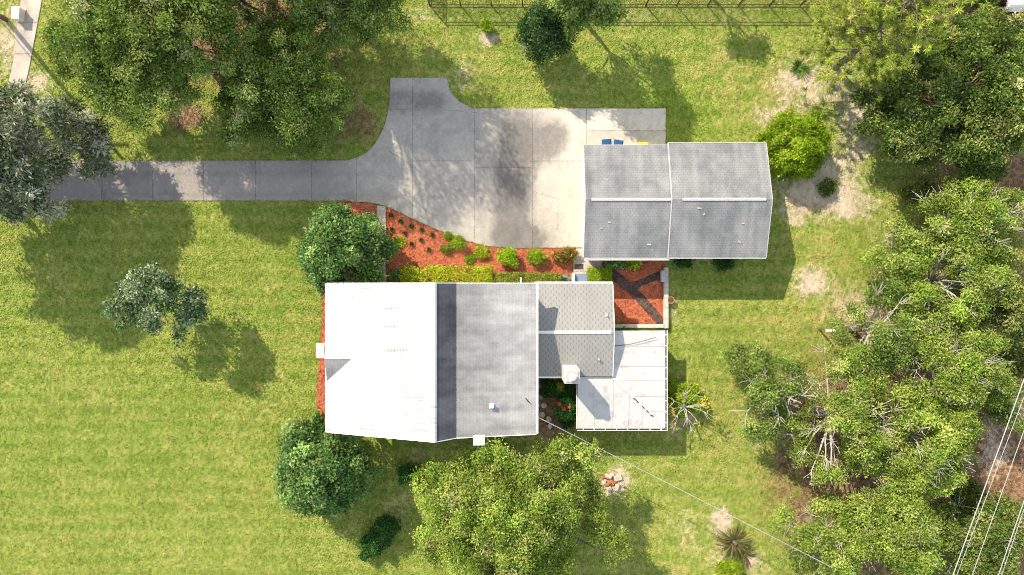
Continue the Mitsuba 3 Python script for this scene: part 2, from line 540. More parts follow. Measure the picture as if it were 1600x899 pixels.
def lobe_sprays(lobes, dens, gapscale=1.2, gap=.33, inner=.15, flat=.8, sub=.30, nsub=15):
    """each lobe carries leafy clumps on its shell; -> spray places, outward directions, clump ids"""
    sp, od, cid = [], [], []
    k = 0
    for q, r in lobes:
        m = max(4, int(nsub * (1 if r > .5 else .7)))
        d = unit(rng.normal(size=(m * 2, 3)) + [0, 0, .15])
        d = d[d[:, 2] > -.35][:m]
        cen = q + d * (r * rng.uniform(.60, 1.02, (len(d), 1))) * (1, 1, flat)
        ok = meshkit.fbm(cen * gapscale * .7, 2, 5) > gap
        for c0, dd in zip(cen[ok], d[ok]):
            rs = r * sub * rng.uniform(.55, 1.3)
            n = max(6, int(dens * 1.9 * 4 * np.pi * rs * rs))
            e = unit(rng.normal(size=(n, 3)) + dd * .45 + [0, 0, .35])
            e = e[e[:, 2] > -.5]
            str_ = 1 + .45 * (meshkit.noise(e * 2.2 + k * 7.1, 1) - .5)
            rad = rs * str_ * np.where(rng.random(len(e)) < inner, rng.uniform(.2, .8, len(e)), rng.uniform(.8, 1.15, len(e)))
            sp.append(c0 + e * rad[:, None] * (1, 1, .6) + dd * rs * rng.uniform(-.6, .8, (len(e), 1)))
            od.append(e)
            cid.append(np.full(len(e), k))
            k += 1
    return np.vstack(sp), np.vstack(od), np.concatenate(cid)


def limb(a, b, r0, r1, wob=.12, seg=6, sag=.0, n=6):
    a, b = np.array(a, float), np.array(b, float)
    t = np.linspace(0, 1, seg)[:, None]
    L = np.linalg.norm(b - a)
    p = a + (b - a) * t
    w = rng.normal(size=(seg, 3)) * wob * L / seg
    w[0] = w[-1] = 0
    p = p + np.cumsum(w, 0) * (1 - t) + np.array([0, 0, 1]) * (sag * L * np.sin(np.pi * t))
    return tube(p, np.linspace(r0, r1, seg), n)


OAK = ([(.105, .18, .034), (.165, .26, .052), (.25, .345, .080), (.345, .41, .125), (.40, .40, .20)], [.20, .32, .29, .14, .05])
OAKY = ([(.13, .215, .033), (.21, .31, .050), (.31, .41, .078), (.41, .475, .135), (.45, .45, .22)], [.18, .30, .30, .17, .05])
MAG = ([(.075, .165, .045), (.13, .245, .068), (.21, .345, .10), (.34, .45, .17)], [.24, .34, .29, .13])
BLUE = ([(.12, .165, .08), (.20, .25, .13), (.33, .36, .24), (.55, .56, .46)], [.28, .32, .27, .13])
LIME = ([(.14, .25, .012), (.22, .35, .02), (.32, .44, .035), (.42, .49, .08)], [.20, .35, .30, .15])
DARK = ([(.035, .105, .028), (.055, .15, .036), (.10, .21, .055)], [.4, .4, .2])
DKOAK = ([(.07, .125, .028), (.125, .195, .042), (.21, .28, .065), (.34, .38, .12), (.42, .41, .18)], [.26, .3, .25, .14, .05])


def tree(name, label, catg, img, hc, Rpx, zlo, zhi, base=None, pal=OAK, nl=26, rl=1.1, dens=7.0, per=9, leaf=(.26, .13), spread=.16, gap=.33, bark='bark', trunk=.22, irregular=.25, group=None,
         branches=1, inner=.2, extra=(), flat=.8, gapscale=1.2, up=.3, rnd=.45):
    """img: where the crown's middle stands on the survey grid at height hc; Rpx: crown radius on that grid"""
    global rng
    rng = np.random.default_rng(zlib.crc32(label.encode()))
    c = P(img[0], img[1], hc)
    R = Rpx * S * (1 - hc / H)
    b = W(*base) if base is not None else c[:2] + rng.normal(size=2) * .15
    key = thing(name, label, catg, group)
    lobes = crown_lobes(c, R, zlo, zhi, nl, rl, irregular)
    for (ex, ey, eh, er) in extra:
        lobes.append((P(ex, ey, eh), er))
    sp, od, cid = lobe_sprays(lobes, dens, gapscale, gap + .06, inner, flat)
    v, f, col = sprays_to_leaves(sp, od, per, leaf[0], leaf[1], spread, pal[0], pal[1], up, rnd, clump=cid)
    # wood
    ft = np.array([b[0], b[1], 0.0])
    fork = np.array([b[0] * .75 + c[0] * .25, b[1] * .75 + c[1] * .25, max(.8, zlo * .8)])
    ms = [tube([ft - [0, 0, .1], ft + (fork - ft) * .12, ft + (fork - ft) * .5, fork], [trunk * 1.5, trunk * 1.08, trunk, trunk * .5], 9)]
    part(key, 'trunk', ms[0], 'bark', smooth=True)
    bs = []
    for q, r in lobes:
        st = fork + (q - fork) * rng.uniform(0, .15)
        bs.append(limb(st, q, trunk * .42, trunk * .13, .25, 6, .06))
        for _ in range(branches):
            d = unit(.75 * rng.normal(size=3) + 1.1 * unit((q - fork) * (1, 1, .5)) + np.array([0, 0, .35]))
            bs.append(limb(q, q + d * r * rng.uniform(.85, 1.25), trunk * .11, .012, .3, 5, .0, 4))
    part(key, 'limbs', cat(bs), bark, smooth=True)
    part(key, 'crown', (v, f), 'leaf', color=col)
    return key


def shrub(name, label, img, rpx, h, pal=LIME, dens=26, per=7, leaf=(.13, .07), spread=.07, group=None, gap=.30, ry=None, nl=7, stems=True, catg='shrub', lobe=.55, spots=()):
    global rng
    rng = np.random.default_rng(zlib.crc32(label.encode()))
    c = W(*img)
    rx = rpx * S
    ry = (ry * S) if ry else rx
    key = thing(name, label, catg, group)
    lobes = []
    for i in range(nl):
        a, d = rng.uniform(0, 6.28), math.sqrt(rng.random()) * (1 - lobe * .8)
        rr = min(rx, ry, h * .8) * lobe * rng.uniform(.8, 1.2)
        lobes.append((np.array([c[0] + math.cos(a) * d * rx, c[1] + math.sin(a) * d * ry, max(rr * .5, h - rr - rng.uniform(0, .25) * h - .4 * h * d * d)]), rr))
    for (ex, ey, eh, er) in spots:
        lobes.append((np.array([*W(ex, ey), eh]), er))
    sp, od, cid = lobe_sprays(lobes, dens, 2.5, gap, .3, .85, .42, 10)
    sp[:, 2] = np.maximum(sp[:, 2], .05)
    v, f, col = sprays_to_leaves(sp, od, per, leaf[0], leaf[1], spread, pal[0], pal[1])
    v[:, 2] = np.maximum(v[:, 2], .02)
    st = cat([limb((c[0] + rng.normal() * .05, c[1] + rng.normal() * .05, 0), q, .03, .01, .2, 5, 0, 5) for q, r in lobes])
    part(key, 'stems', st, 'bark')
    part(key, 'foliage', (v, f), 'leaf', color=col)
    return key



# ------------------------------------------------------------------ the setting: ground, driveway, beds, paths
g = trimesh.Trimesh(*[np.array(a) for a in ([[-1200, -1200, 0], [1200, -1200, 0], [1200, 1200, 0], [-1200, 1200, 0]], [[0, 1, 2], [0, 2, 3]])], process=False)
struct('lawn_ground', g, 'lawn', 'yellow green mown lawn with sandy bare patches', uv=np.array([[0, 0], [1, 0], [1, 1], [0, 1.0]]))

north = [(-260, 253), (545, 251)] + [tuple(p) for p in smooth_curve([(545, 251), (575, 237), (596, 208), (607, 172), (610, 122)])[1:]] + [(697, 122)] + [tuple(p) for p in smooth_curve([(697, 122), (703, 140), (717, 158), (740, 170)])[1:]] + [(1040, 170), (1040, 250)]
south = [(920, 250), (920, 387), (895, 387)] + [tuple(p) for p in smooth_curve([(895, 387), (800, 388), (745, 381), (690, 362), (640, 340), (595, 320), (540, 314)])] + [(-260, 313)]
drive = wpoly(north + south)
xs = [-260, -2, 78, 159, 239, 319, 400, 487, 557, 645, 742, 832, 916, 1060]
dkey = newkey('driveway')
labels[dkey] = {'label': 'grey and cream concrete driveway widening to a parking court', 'category': 'driveway', 'kind': 'structure'}
for i in range(len(xs) - 1):
    spans = [(100, 400)]
    if xs[i] == 832:
        spans = [(100, 252), (252, 400)]
    elif xs[i] == 645 or xs[i] == 557:
        spans = [(100, 252), (252, 400)] if xs[i] == 645 else [(100, 171), (171, 400)]
    elif xs[i] == 742:
        spans = [(100, 262), (262, 400)]
    elif xs[i] == 916:
        spans = [(100, 205), (205, 260)]
    for (ya, yb) in spans:
        a, b = W(xs[i], yb), W(xs[i + 1], ya)
        cell = drive.intersection(sbox(a[0] + .011, a[1] + .011, b[0] - .011, b[1] - .011))
        if cell.is_empty or cell.area < .05:
            continue
        sl = extrude(cell, -.12, .055 + rng.uniform(0, .006))
        part(dkey, 'slab', sl, 'concrete', uv=np.tile([rng.uniform(.92, 1.07), rng.random()], (len(sl.vertices), 1)))
jb = drive.buffer(-.01)
part(dkey, 'joint_bed', extrude(jb, -.1, .035), 'soil')

walk_left = [(76, -60), (42, -60), (22, 100), (-60, 330), (-22, 330), (50, 110), (64, 20)]
wk = wpoly([(64, -60), (36, -20), (20, 106), (-40, 330), (-10, 330), (45, 112), (66, 0)])
skey = newkey('sidewalk')
labels[skey] = {'label': 'narrow grey concrete sidewalk in the upper left corner', 'category': 'sidewalk', 'kind': 'structure'}
for y0 in range(-60, 330, 48):
    a, b = W(-80, y0 + 48), W(120, y0)
    cell = wk.intersection(sbox(a[0], a[1] + .012, b[0], b[1] - .012))
    if not cell.is_empty:
        part(skey, 'slab', extrude(cell, -.1, .05), 'walk')

bed_front = wpoly([(604, 321), (640, 341), (690, 363), (745, 382), (800, 389), (895, 388), (895, 446), (604, 446)]).difference(drive.buffer(.03))
bed_west = wpoly([(530, 316), (560, 314.5), (588, 318), (588, 446), (560, 446), (545, 380)]).difference(drive.buffer(.03))
bed_strip = wpoly([(505, 455), (540, 455), (545, 650), (502, 650), (494, 628), (499, 560), (504, 500)])
bed_court = wpoly([(940, 404), (1039, 404), (1039, 510), (940, 510)])


def bedmesh(poly, seed, z=.03, step=.22, amp=.07):
    """a gently heaped sheet over the polygon"""
    x0, y0, x1, y1 = poly.bounds
    m = trimesh.creation.extrude_polygon(poly, 1.0, engine='earcut')
    gx, gy = np.meshgrid(np.arange(x0, x1, step), np.arange(y0, y1, step))
    pts = np.stack([gx.ravel(), gy.ravel()], 1) + np.random.default_rng(seed).uniform(-.06, .06, (gx.size, 2))
    inner = poly.buffer(-.08)
    pts = pts[shapely.contains_xy(inner, pts[:, 0], pts[:, 1])]
    ring = [poly.exterior.interpolate(t) for t in np.arange(0, poly.exterior.length, step)]
    bd = np.array([[q.x, q.y] for q in ring])
    from scipy.spatial import Delaunay
    allp = np.vstack([bd, pts])
    tri = Delaunay(allp).simplices
    cen = allp[tri].mean(1)
    tri = tri[shapely.contains_xy(poly.buffer(.005), cen[:, 0], cen[:, 1])]
    zz = np.concatenate([np.full(len(bd), z * .4), z + amp * meshkit.fbm(np.stack([pts[:, 0] * 1.3, pts[:, 1] * 1.3, pts[:, 0] * 0], 1), 3, seed)])
    v = np.column_stack([allp, zz])
    e = np.cross(v[tri[:, 1]] - v[tri[:, 0]], v[tri[:, 2]] - v[tri[:, 0]])
    tri = np.where(e[:, 2:3] < 0, tri[:, ::-1], tri)
    return trimesh.Trimesh(v, tri, process=False)


struct('mulch_bed', bedmesh(bed_front, 1), 'mulch', 'red mulch bed between the driveway and the white roofed house', smooth=True)
struct('mulch_bed', bedmesh(bed_west, 2), 'mulch', 'corner of red mulch beside the round tree at the driveway', smooth=True)
struct('mulch_bed', bedmesh(bed_strip, 3), 'mulch', 'thin red mulch strip along the west wall of the house', smooth=True)
struct('mulch_bed', bedmesh(bed_court, 4), 'mulch', 'red mulch courtyard below the garage', smooth=True)
path_poly = unary_union([LineString([W(935, 408), W(962, 432), W(985, 451), W(1008, 475), W(1030, 501)]).buffer(.36), LineString([W(985, 449), W(1008, 439), W(1034, 428)]).buffer(.30)])
struct('garden_path', bedmesh(path_poly.intersection(bed_court.buffer(-.05)), 5, .115, .2, .03), 'gravel_dark', 'dark gravel path forking through the red mulch courtyard', smooth=True)
wg = newkey('walkway')
labels[wg] = {'label': 'short cream concrete walk between garage and house', 'category': 'walkway', 'kind': 'structure'}
wp = wpoly([(896, 388.6), (948, 388.6), (940, 412), (946, 441), (896, 441)])
for (ya, yb) in ((380, 424), (424, 446)):
    a, b = W(880, yb), W(960, ya)
    part(wg, 'slab', extrude(wp.intersection(sbox(a[0], a[1] + .012, b[0], b[1] - .012)), -.1, .062), 'walk')
sp_ = newkey('side_path')
labels[sp_] = {'label': 'sandy concrete path between the two front mulch beds', 'category': 'path', 'kind': 'structure'}
pth = wpoly([(589, 322), (603, 323), (603.5, 446), (589, 446)]).difference(drive.buffer(.03))
for y0 in range(316, 446, 33):
    a, b = W(580, y0 + 33), W(610, y0)
    cell = pth.intersection(sbox(a[0], a[1] + .012, b[0], b[1] - .012))
    if not cell.is_empty and cell.area > .02:
        part(sp_, 'slab', extrude(cell, -.1, .05), 'walk')

# ------------------------------------------------------------------ low kerb wall of the courtyard
lw = thing('low_wall', 'low white painted wall edging the courtyard on two sides', 'wall')
a, b = W(1036, 418), W(1042.5, 513)
n = 6
ys = np.linspace(a[1], b[1], n + 1)
for i in range(n):
    part(lw, 'block', bx(a[0], b[0], ys[i + 1] + .006, ys[i] - .006, 0, .42 + rng.uniform(-.004, .004), .015), 'kerb_paint')
a, b = W(958, 506.5), W(1035.6, 512)
xs_ = np.linspace(a[0] + .02, b[0], 6)
for i in range(5):
    part(lw, 'block', bx(xs_[i] + .006, xs_[i + 1] - .006, b[1], a[1], 0, .42 + rng.uniform(-.004, .004), .015), 'kerb_paint')

# ------------------------------------------------------------------ main house
def window(parent, c, w, h, face):
    """face: 'w','e','n','s' outward side; c = (x, y, z of sill) on the wall's plane"""
    k = newkey(f'{parent}__window')
    t = .05
    def q(u0, u1, z0, z1, d0, d1):
        x, y, z = c
        if face == 'w':
            return bx(x - d1, x - d0, y + u0, y + u1, z + z0, z + z1)
        if face == 'e':
            return bx(x + d0, x + d1, y + u0, y + u1, z + z0, z + z1)
        if face == 'n':
            return bx(x + u0, x + u1, y + d0, y + d1, z + z0, z + z1)
        return bx(x + u0, x + u1, y - d1, y - d0, z + z0, z + z1)
    fr = cat([q(-w / 2, -w / 2 + .06, 0, h, .003, t), q(w / 2 - .06, w / 2, 0, h, .003, t), q(-w / 2 + .062, w / 2 - .062, 0, .06, .003, t), q(-w / 2 + .062, w / 2 - .062, h - .06, h, .003, t), q(-.02, .02, .062, h - .062, .003, t - .01)])
    scene[k] = mikit.ply(fr, 'white_paint')
    scene[k + '__pane'] = mikit.ply(q(-w / 2 + .063, w / 2 - .063, .063, h - .063, .006, .015), 'glass_dark')
    scene[k + '__sill'] = mikit.ply(q(-w / 2 - .06, w / 2 + .06, -.07, -.004, .003, .12), 'white_paint')


def door(parent, c, w, h, face, bs='white_paint', bands=0):
    k = newkey(f'{parent}__door')
    x, y, z = c
    def q(u0, u1, z0, z1, d0, d1):
        if face == 'w':
            return bx(x - d1, x - d0, y + u0, y + u1, z + z0, z + z1)
        if face == 'e':
            return bx(x + d0, x + d1, y + u0, y + u1, z + z0, z + z1)
        if face == 'n':
            return bx(x + u0, x + u1, y + d0, y + d1, z + z0, z + z1)
        return bx(x + u0, x + u1, y - d1, y - d0, z + z0, z + z1)
    if bands:
        hh = h / bands
        scene[k] = mikit.ply(q(-w / 2, w / 2, 0, h, .003, .03), bs)
        for i in range(bands):
            scene[newkey(k + '__panel')] = mikit.ply(q(-w / 2 + .03, w / 2 - .03, i * hh + .02, (i + 1) * hh - .02, .032, .06), bs)
    else:
        scene[k] = mikit.ply(q(-w / 2, w / 2, 0, h, .003, .05), bs)
        scene[k + '__handle'] = mikit.ply(q(w / 2 - .12, w / 2 - .07, h * .48, h * .52, .052, .10), 'grey_metal')


XW, XR, XK, XE = P(510.5, 0, 4.6)[0], P(679.5, 0, 7.4)[0], P(713, 0, 6.3)[0], P(838, 0, 5.2)[0]
ZW, ZR, ZK, ZE = 4.6, 7.4, 6.3, 5.2
YN, YS = P(0, 443.5, 4.6)[1], P(0, 675, 4.6)[1]
hs = thing('main_house', 'large two storey house with a white west roof slope and grey east slope', 'house')
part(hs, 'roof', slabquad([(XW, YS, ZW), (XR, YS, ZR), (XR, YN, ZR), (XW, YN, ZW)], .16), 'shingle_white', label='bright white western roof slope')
part(hs, 'roof', slabquad([(XR + .005, YS, ZR), (XK, YS, ZK), (XK, YN, ZK), (XR + .005, YN, ZR)], .16), 'shingle_shaded', label='steep grey band of roof beside the ridge with shade darkened into its colour')
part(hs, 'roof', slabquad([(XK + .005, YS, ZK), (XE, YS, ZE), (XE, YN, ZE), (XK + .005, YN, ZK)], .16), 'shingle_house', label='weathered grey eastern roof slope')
prof = [(XW + .45, -.1), (XE - .35, -.1), (XE - .35, ZE - .10), (XK, ZK - .17), (XR, ZR - .17), (XW + .45, ZW - .02)]
body = prism_y(prof, YS + .4, YN - .35)
body.fix_normals()
notch = bx(XW - .5, XW + 2.3, YS - .2, YS + 2.9, .12, ZW - .35)
body = trimesh.boolean.difference([body, notch], engine='manifold')
part(hs, 'wall', body, 'stucco')
part(hs, 'porch_pillar', bx(XW + .52, XW + .95, YS + .5, YS + .93, .12, ZW - .33, .02), 'white_paint')
# trims: white drip edges and gutters
part(hs, 'gutter', bx(XE + .004, XE + .12, YS, YN, ZE - .16, ZE - .02), 'white_paint')
part(hs, 'gutter', bx(XW - .11, XW - .004, YS, YN, ZW - .16, ZW - .03), 'white_paint')
for yy, s in ((YS, -1), (YN, 1)):
    y0, y1 = (yy - .05, yy - .004) if s < 0 else (yy + .004, yy + .05)
    pr = [(XW, ZW + .02), (XR, ZR + .02), (XK, ZK + .02), (XE, ZE + .02), (XE, ZE - .2), (XK, ZK - .2), (XR, ZR - .2), (XW, ZW - .2)]
    part(hs, 'barge_board', prism_y(pr, y0, y1), 'white_paint')
part(hs, 'ridge_cap', cat([slabquad([(XR - .14, YS, ZR - .02), (XR, YS, ZR + .03), (XR, YN, ZR + .03), (XR - .14, YN, ZR - .02)], .03), slabquad([(XR, YS, ZR + .03), (XR + .10, YS, ZR - .04), (XR + .10, YN, ZR - .04), (XR, YN, ZR + .03)], .03)]), 'shingle_white')
# cricket behind the west chimney
def zw(x):
    return ZW + (x - XW) * (ZR - ZW) / (XR - XW)
ap = P(549, 561, 5.3)
A, B, C, D = np.array([XW + .01, P(0, 527, 4.6)[1], ZW + .004]), np.array([XW + .01, P(0, 596, 4.6)[1], ZW + .004]), np.array([ap[0], ap[1], zw(ap[0]) + .01]), np.array([XW + .01, ap[1], ZW + .62])
part(hs, 'cricket', slabquad([A, D, C], .02), 'shingle_white')
part(hs, 'cricket', slabquad([B, C, D], .02), 'shingle_house')  # greyer shingle paints the shade on this south face
part(hs, 'cricket_gable', trimesh.Trimesh([A, D, B, A + [.03, 0, -.02], D + [.03, 0, -.02], B + [.03, 0, -.02]], [[0, 1, 2], [3, 5, 4]], process=False), 'stucco')
ck = part(hs, 'chimney', bx(XW - .52, XW - .13, P(0, 558, 5)[1], P(0, 539, 5)[1], 0, 4.75, .02), 'cream_paint', label='cream chimney stack outside the west wall')
scene[ck + '__cap'] = mikit.ply(bx(XW - .60, XW - .12, P(0, 558, 5)[1] - .08, P(0, 539, 5)[1] + .08, 4.752, 4.87, .02), 'stucco')
v0 = P(768, 634, 6.0)
zr_ = ZK + (v0[0] - XK) * (ZE - ZK) / (XE - XK)
part(hs, 'roof_vent', cat([bx(v0[0] - .12, v0[0] + .12, v0[1] - .12, v0[1] + .12, zr_ - .1, zr_ + .25, .01), bx(v0[0] - .15, v0[0] + .15, v0[1] - .15, v0[1] + .15, zr_ + .253, zr_ + .30, .01)]), 'white_paint')
v1 = P(825, 627, 5.5)
zz = ZK + (v1[0] - XK) * (ZE - ZK) / (XE - XK)
part(hs, 'roof_pipe', bar((v1[0] - .14, v1[1] + .15, zz + .06), (v1[0] + .14, v1[1] - .16, zz + .03), .06, .06), 'dark_metal')
fx, fy = P(741, 676, 5.8)[:2], P(757, 693, 5.8)[:2]
fk = part(hs, 'flue', bx(fx[0], fy[0], fy[1], fx[1] - .12, 0, 6.15, .015), 'white_paint', label='white flue box rising past the south eave')
scene[fk + '__cap'] = mikit.ply(bx(fx[0] - .05, fy[0] + .05, fy[1] - .05, fx[1] - .07, 6.153, 6.2, .01), 'metal_white')
for yy in (-2.0, -6.2):
    window(hs, (XW + .45, yy, 1.0), 1.3, 1.3, 'w')
for xx in (-8.5, -5.5, -2.2):
    window(hs, (xx, YN - .35, 1.0), 1.3, 1.3, 'n')
    window(hs, (xx, YN - .35, 3.2), 1.2, 1.0, 'n')
for xx in (-6.2, -4.2):
    window(hs, (xx, YS + .4, 1.0), 1.3, 1.3, 's')
window(hs, (XE - .35, -7.6, 1.0), 1.2, 1.3, 'e')
door(hs, (-.4, YS + .4, .05), .95, 2.05, 's')

# ------------------------------------------------------------------ middle wing
mh = thing('middle_house', 'small beige grey shingled house between the white roofed house and the garage', 'house')
X0, X1 = XE - .33, P(957, 0, 2.95)[0]
Y1, Y0 = P(0, 443, 2.95)[1], P(0, 588.5, 2.95)[1]
YM, ZM, ZV = P(0, 519.5, 3.75)[1], 3.75, 2.95
part(mh, 'roof', slabquad([(X0, YM, ZM), (X1, YM, ZM), (X1, Y1, ZV), (X0, Y1, ZV)], .13), 'shingle_beige')
part(mh, 'roof', slabquad([(X0, Y0, ZV), (X1, Y0, ZV), (X1, YM - .004, ZM), (X0, YM - .004, ZM)], .13), 'shingle_beige')
part(mh, 'ridge_cap', cat([slabquad([(X0, YM, ZM + .05), (X1 - .2, YM, ZM + .05), (X1 - .2, YM + .1, ZM + .018), (X0, YM + .1, ZM + .018)], .03), slabquad([(X0, YM - .1, ZM + .018), (X1 - .2, YM - .1, ZM + .018), (X1 - .2, YM, ZM + .05), (X0, YM, ZM + .05)], .03)]), 'white_paint')
wb = trimesh.creation.extrude_polygon(Polygon([(Y0 + .3, -.1), (Y1 - .3, -.1), (Y1 - .3, ZV - .06), (YM, ZM - .15), (Y0 + .3, ZV - .06)]), X1 - .25 - X0, engine='earcut')
part(mh, 'wall', prism_x([(Y0 + .3, -.1), (Y1 - .3, -.1), (Y1 - .3, ZV - .07), (YM, ZM - .15), (Y0 + .3, ZV - .07)], X0 + .01, X1 - .25), 'stucco')
part(mh, 'gutter', bx(X0 + .3, X1, Y1 + .004, Y1 + .11, ZV - .14, ZV - .02), 'white_paint')
part(mh, 'gutter', bx(X0 + .3, P(902, 0, 2.9)[0], Y0 - .11, Y0 - .004, ZV - .14, ZV - .02), 'white_paint')
part(mh, 'barge_board', prism_x([(Y0, ZV + .02), (YM, ZM + .02), (Y1, ZV + .02), (Y1, ZV - .16), (YM, ZM - .16), (Y0, ZV - .16)], X1 + .003, X1 + .04), 'white_paint')
v2 = P(948, 493, 3.5)
part(mh, 'roof_vent', cat([bx(v2[0] - .1, v2[0] + .1, v2[1] - .12, v2[1] + .12, 3.3, 3.55, .01), lathe([(0, 3.55), (.05, 3.55), (.05, 3.72), (0, 3.72)], 10, (v2[0], v2[1], 0))]), 'grey_metal')
v3 = P(936, 562, 3.4)
part(mh, 'vent_pipe', lathe([(0, 3.0), (.06, 3.0), (.06, 3.5), (0, 3.5)], 12, (v3[0], v3[1], 0)), 'grey_metal')
cx0, cy0 = P(882, 577, 5.5)[:2]
cx1, cy1 = P(906, 600, 5.5)[:2]
ch = part(mh, 'chimney', bx(cx0, cx1, cy1, cy0, 2.2, 5.5, .015), 'metal_white', label='white box chimney with a round flue cap')
scene[ch + '__crown'] = mikit.ply(bx(cx0 + .09, cx1 - .09, cy1 + .09, cy0 - .09, 5.503, 5.56, .01), 'grey_metal')
cm = ((cx0 + cx1) / 2, (cy0 + cy1) / 2, 0)
scene[ch + '__flue_cap'] = mikit.ply(lathe([(0, 5.56), (.13, 5.56), (.13, 5.80), (.24, 5.80), (.25, 5.84), (.1, 5.93), (0, 5.94)], 20, cm), 'cream_paint', smooth=30)
door(mh, (P(907, 0)[0], Y1 - .3, .08), .92, 2.05, 'n', 'blue_paint')
for xx in (2.6, 3.9):
    window(mh, (xx, Y1 - .3, .95), 1.0, 1.2, 'n')
window(mh, (2.8, Y0 + .3, .95), 1.2, 1.2, 's')

# ------------------------------------------------------------------ patio room with metal roof
pr_ = thing('patio_room', 'low patio room with a white ribbed metal roof and hip seam', 'house')
E0, E1 = P(957, 0, 2.8)[0] - .02, P(1039.5, 0, 2.4)[0]
N1, S0_, S1_ = P(0, 516.5, 2.5)[1], P(0, 589, 2.8)[1] - .02, P(0, 670, 2.4)[1]
WX = P(902, 0, 2.5)[0]
ZH, ZL = 2.76, 2.40


def zE(x):
    return ZH + (x - E0) / (E1 - E0) * (ZL - ZH)


def zS(y):
    return ZH + (y - S0_) / (S1_ - S0_) * (ZL - ZH)


def plate(poly, zf, t=.05, lift=0.0):
    ms = []
    for gpol in getattr(poly, 'geoms', [poly]):
        if gpol.area > 1e-3:
            c = np.array(gpol.exterior.coords)[:-1]
            if not gpol.exterior.is_ccw:
                c = c[::-1]
            ms.append(slabquad([(q[0], q[1], zf(q) + lift) for q in c], t))
    return cat(ms)


pe = Polygon([(E0, N1), (E1, N1), (E1, S1_), (E0, S0_)])
ps = Polygon([(WX, S0_), (E0, S0_), (E1, S1_), (WX, S1_)])
seamE = [N1] + [P(0, q, 2.6)[1] for q in (541, 572, 594, 619, 643)] + [S1_]
for i in range(len(seamE) - 1):
    cell = pe.intersection(sbox(E0, seamE[i + 1] + .01, E1, seamE[i] - .01))
    if not cell.is_empty:
        part(pr_, 'roof_panel', plate(cell, lambda q: zE(q[0]), .05, rng.uniform(0, .008)), 'metal_white')
    if i:
        rib = pe.intersection(sbox(E0, seamE[i] - .035, E1, seamE[i] + .035))
        if not rib.is_empty:
            part(pr_, 'roof_rib', plate(rib, lambda q: zE(q[0]), .04, .035), 'metal_white')
seamS = [WX] + [P(q, 0, 2.6)[0] for q in (928, 957, 982, 1003)] + [E1]
for i in range(len(seamS) - 1):
    cell = ps.intersection(sbox(seamS[i] + .01, S1_, seamS[i + 1] - .01, S0_))
    if not cell.is_empty:
        part(pr_, 'roof_panel', plate(cell, lambda q: zS(q[1]), .05, rng.uniform(0, .008)), 'metal_white')
    if i:
        rib = ps.intersection(sbox(seamS[i] - .035, S1_, seamS[i] + .035, S0_))
        if not rib.is_empty:
            part(pr_, 'roof_rib', plate(rib, lambda q: zS(q[1]), .04, .035), 'metal_white')
part(pr_, 'hip_seam', bar((E0 + .05, S0_ - .05, ZH + .05), (E1 - .08, S1_ + .08, ZL + .05), .15, .05), 'metal_white')
hp = []
for t in (.42, .47, .58, .66, .74):
    q = np.array([E0, S0_, ZH + .085]) * (1 - t) + np.array([E1, S1_, ZL + .085]) * t
    hp.append(obox(q - [0, 0, .02], (.22, .07, .03), -math.pi / 4 + rng.normal() * .2))
part(pr_, 'seam_patch', cat(hp), 'dark_metal')
part(pr_, 'gutter', bx(E1 + .004, E1 + .10, S1_, N1, ZL - .10, ZL - .01), 'dark_metal')
part(pr_, 'gutter', bx(WX, E1 + .10, S1_ - .10, S1_ - .004, ZL - .10, ZL - .01), 'dark_metal')
part(pr_, 'gutter_lip', bx(E1 + .103, E1 + .145, S1_ - .14, N1, ZL - .11, ZL + .03), 'white_paint')
part(pr_, 'gutter_lip', bx(WX, E1 + .10, S1_ - .145, S1_ - .103, ZL - .11, ZL + .03), 'white_paint')
for y in np.linspace(S1_ + .4, N1 - .3, 9):
    part(pr_, 'gutter_bracket', bx(E1 + .0, E1 + .13, y - .03, y + .03, ZL + .032, ZL + .05), 'white_paint')
for x in np.linspace(WX + .4, E1 - .3, 8):
    part(pr_, 'gutter_bracket', bx(x - .03, x + .03, S1_ - .13, S1_, ZL + .032, ZL + .05), 'white_paint')
part(pr_, 'fascia', bx(WX - .05, WX - .003, S1_, S0_ - .02, ZL - .12, ZL + .02), 'white_paint')
part(pr_, 'wall', extrude(Polygon([(E0 - .2, N1 - .3), (E1 - .3, N1 - .3), (E1 - .3, S1_ + .3), (WX + .3, S1_ + .3), (WX + .3, S0_ - .03), (E0 - .2, S0_ - .03)]), -.1, ZL - .05), 'stucco')
for y in (-4.2, -7.0):
    window(pr_, (E1 - .3, y, .9), 1.6, 1.2, 'e')
for x in (6.0, 8.6):
    window(pr_, (x, S1_ + .3, .9), 1.6, 1.2, 's')
cab = np.array([P(958, 541, 2.75), P(985, 538, 2.72), P(1005, 533, 2.66), P(1025, 527, 2.58)]) + [0, 0, .05]
part(pr_, 'roof_cable', tube(cab, .018, 6), 'dark_metal')

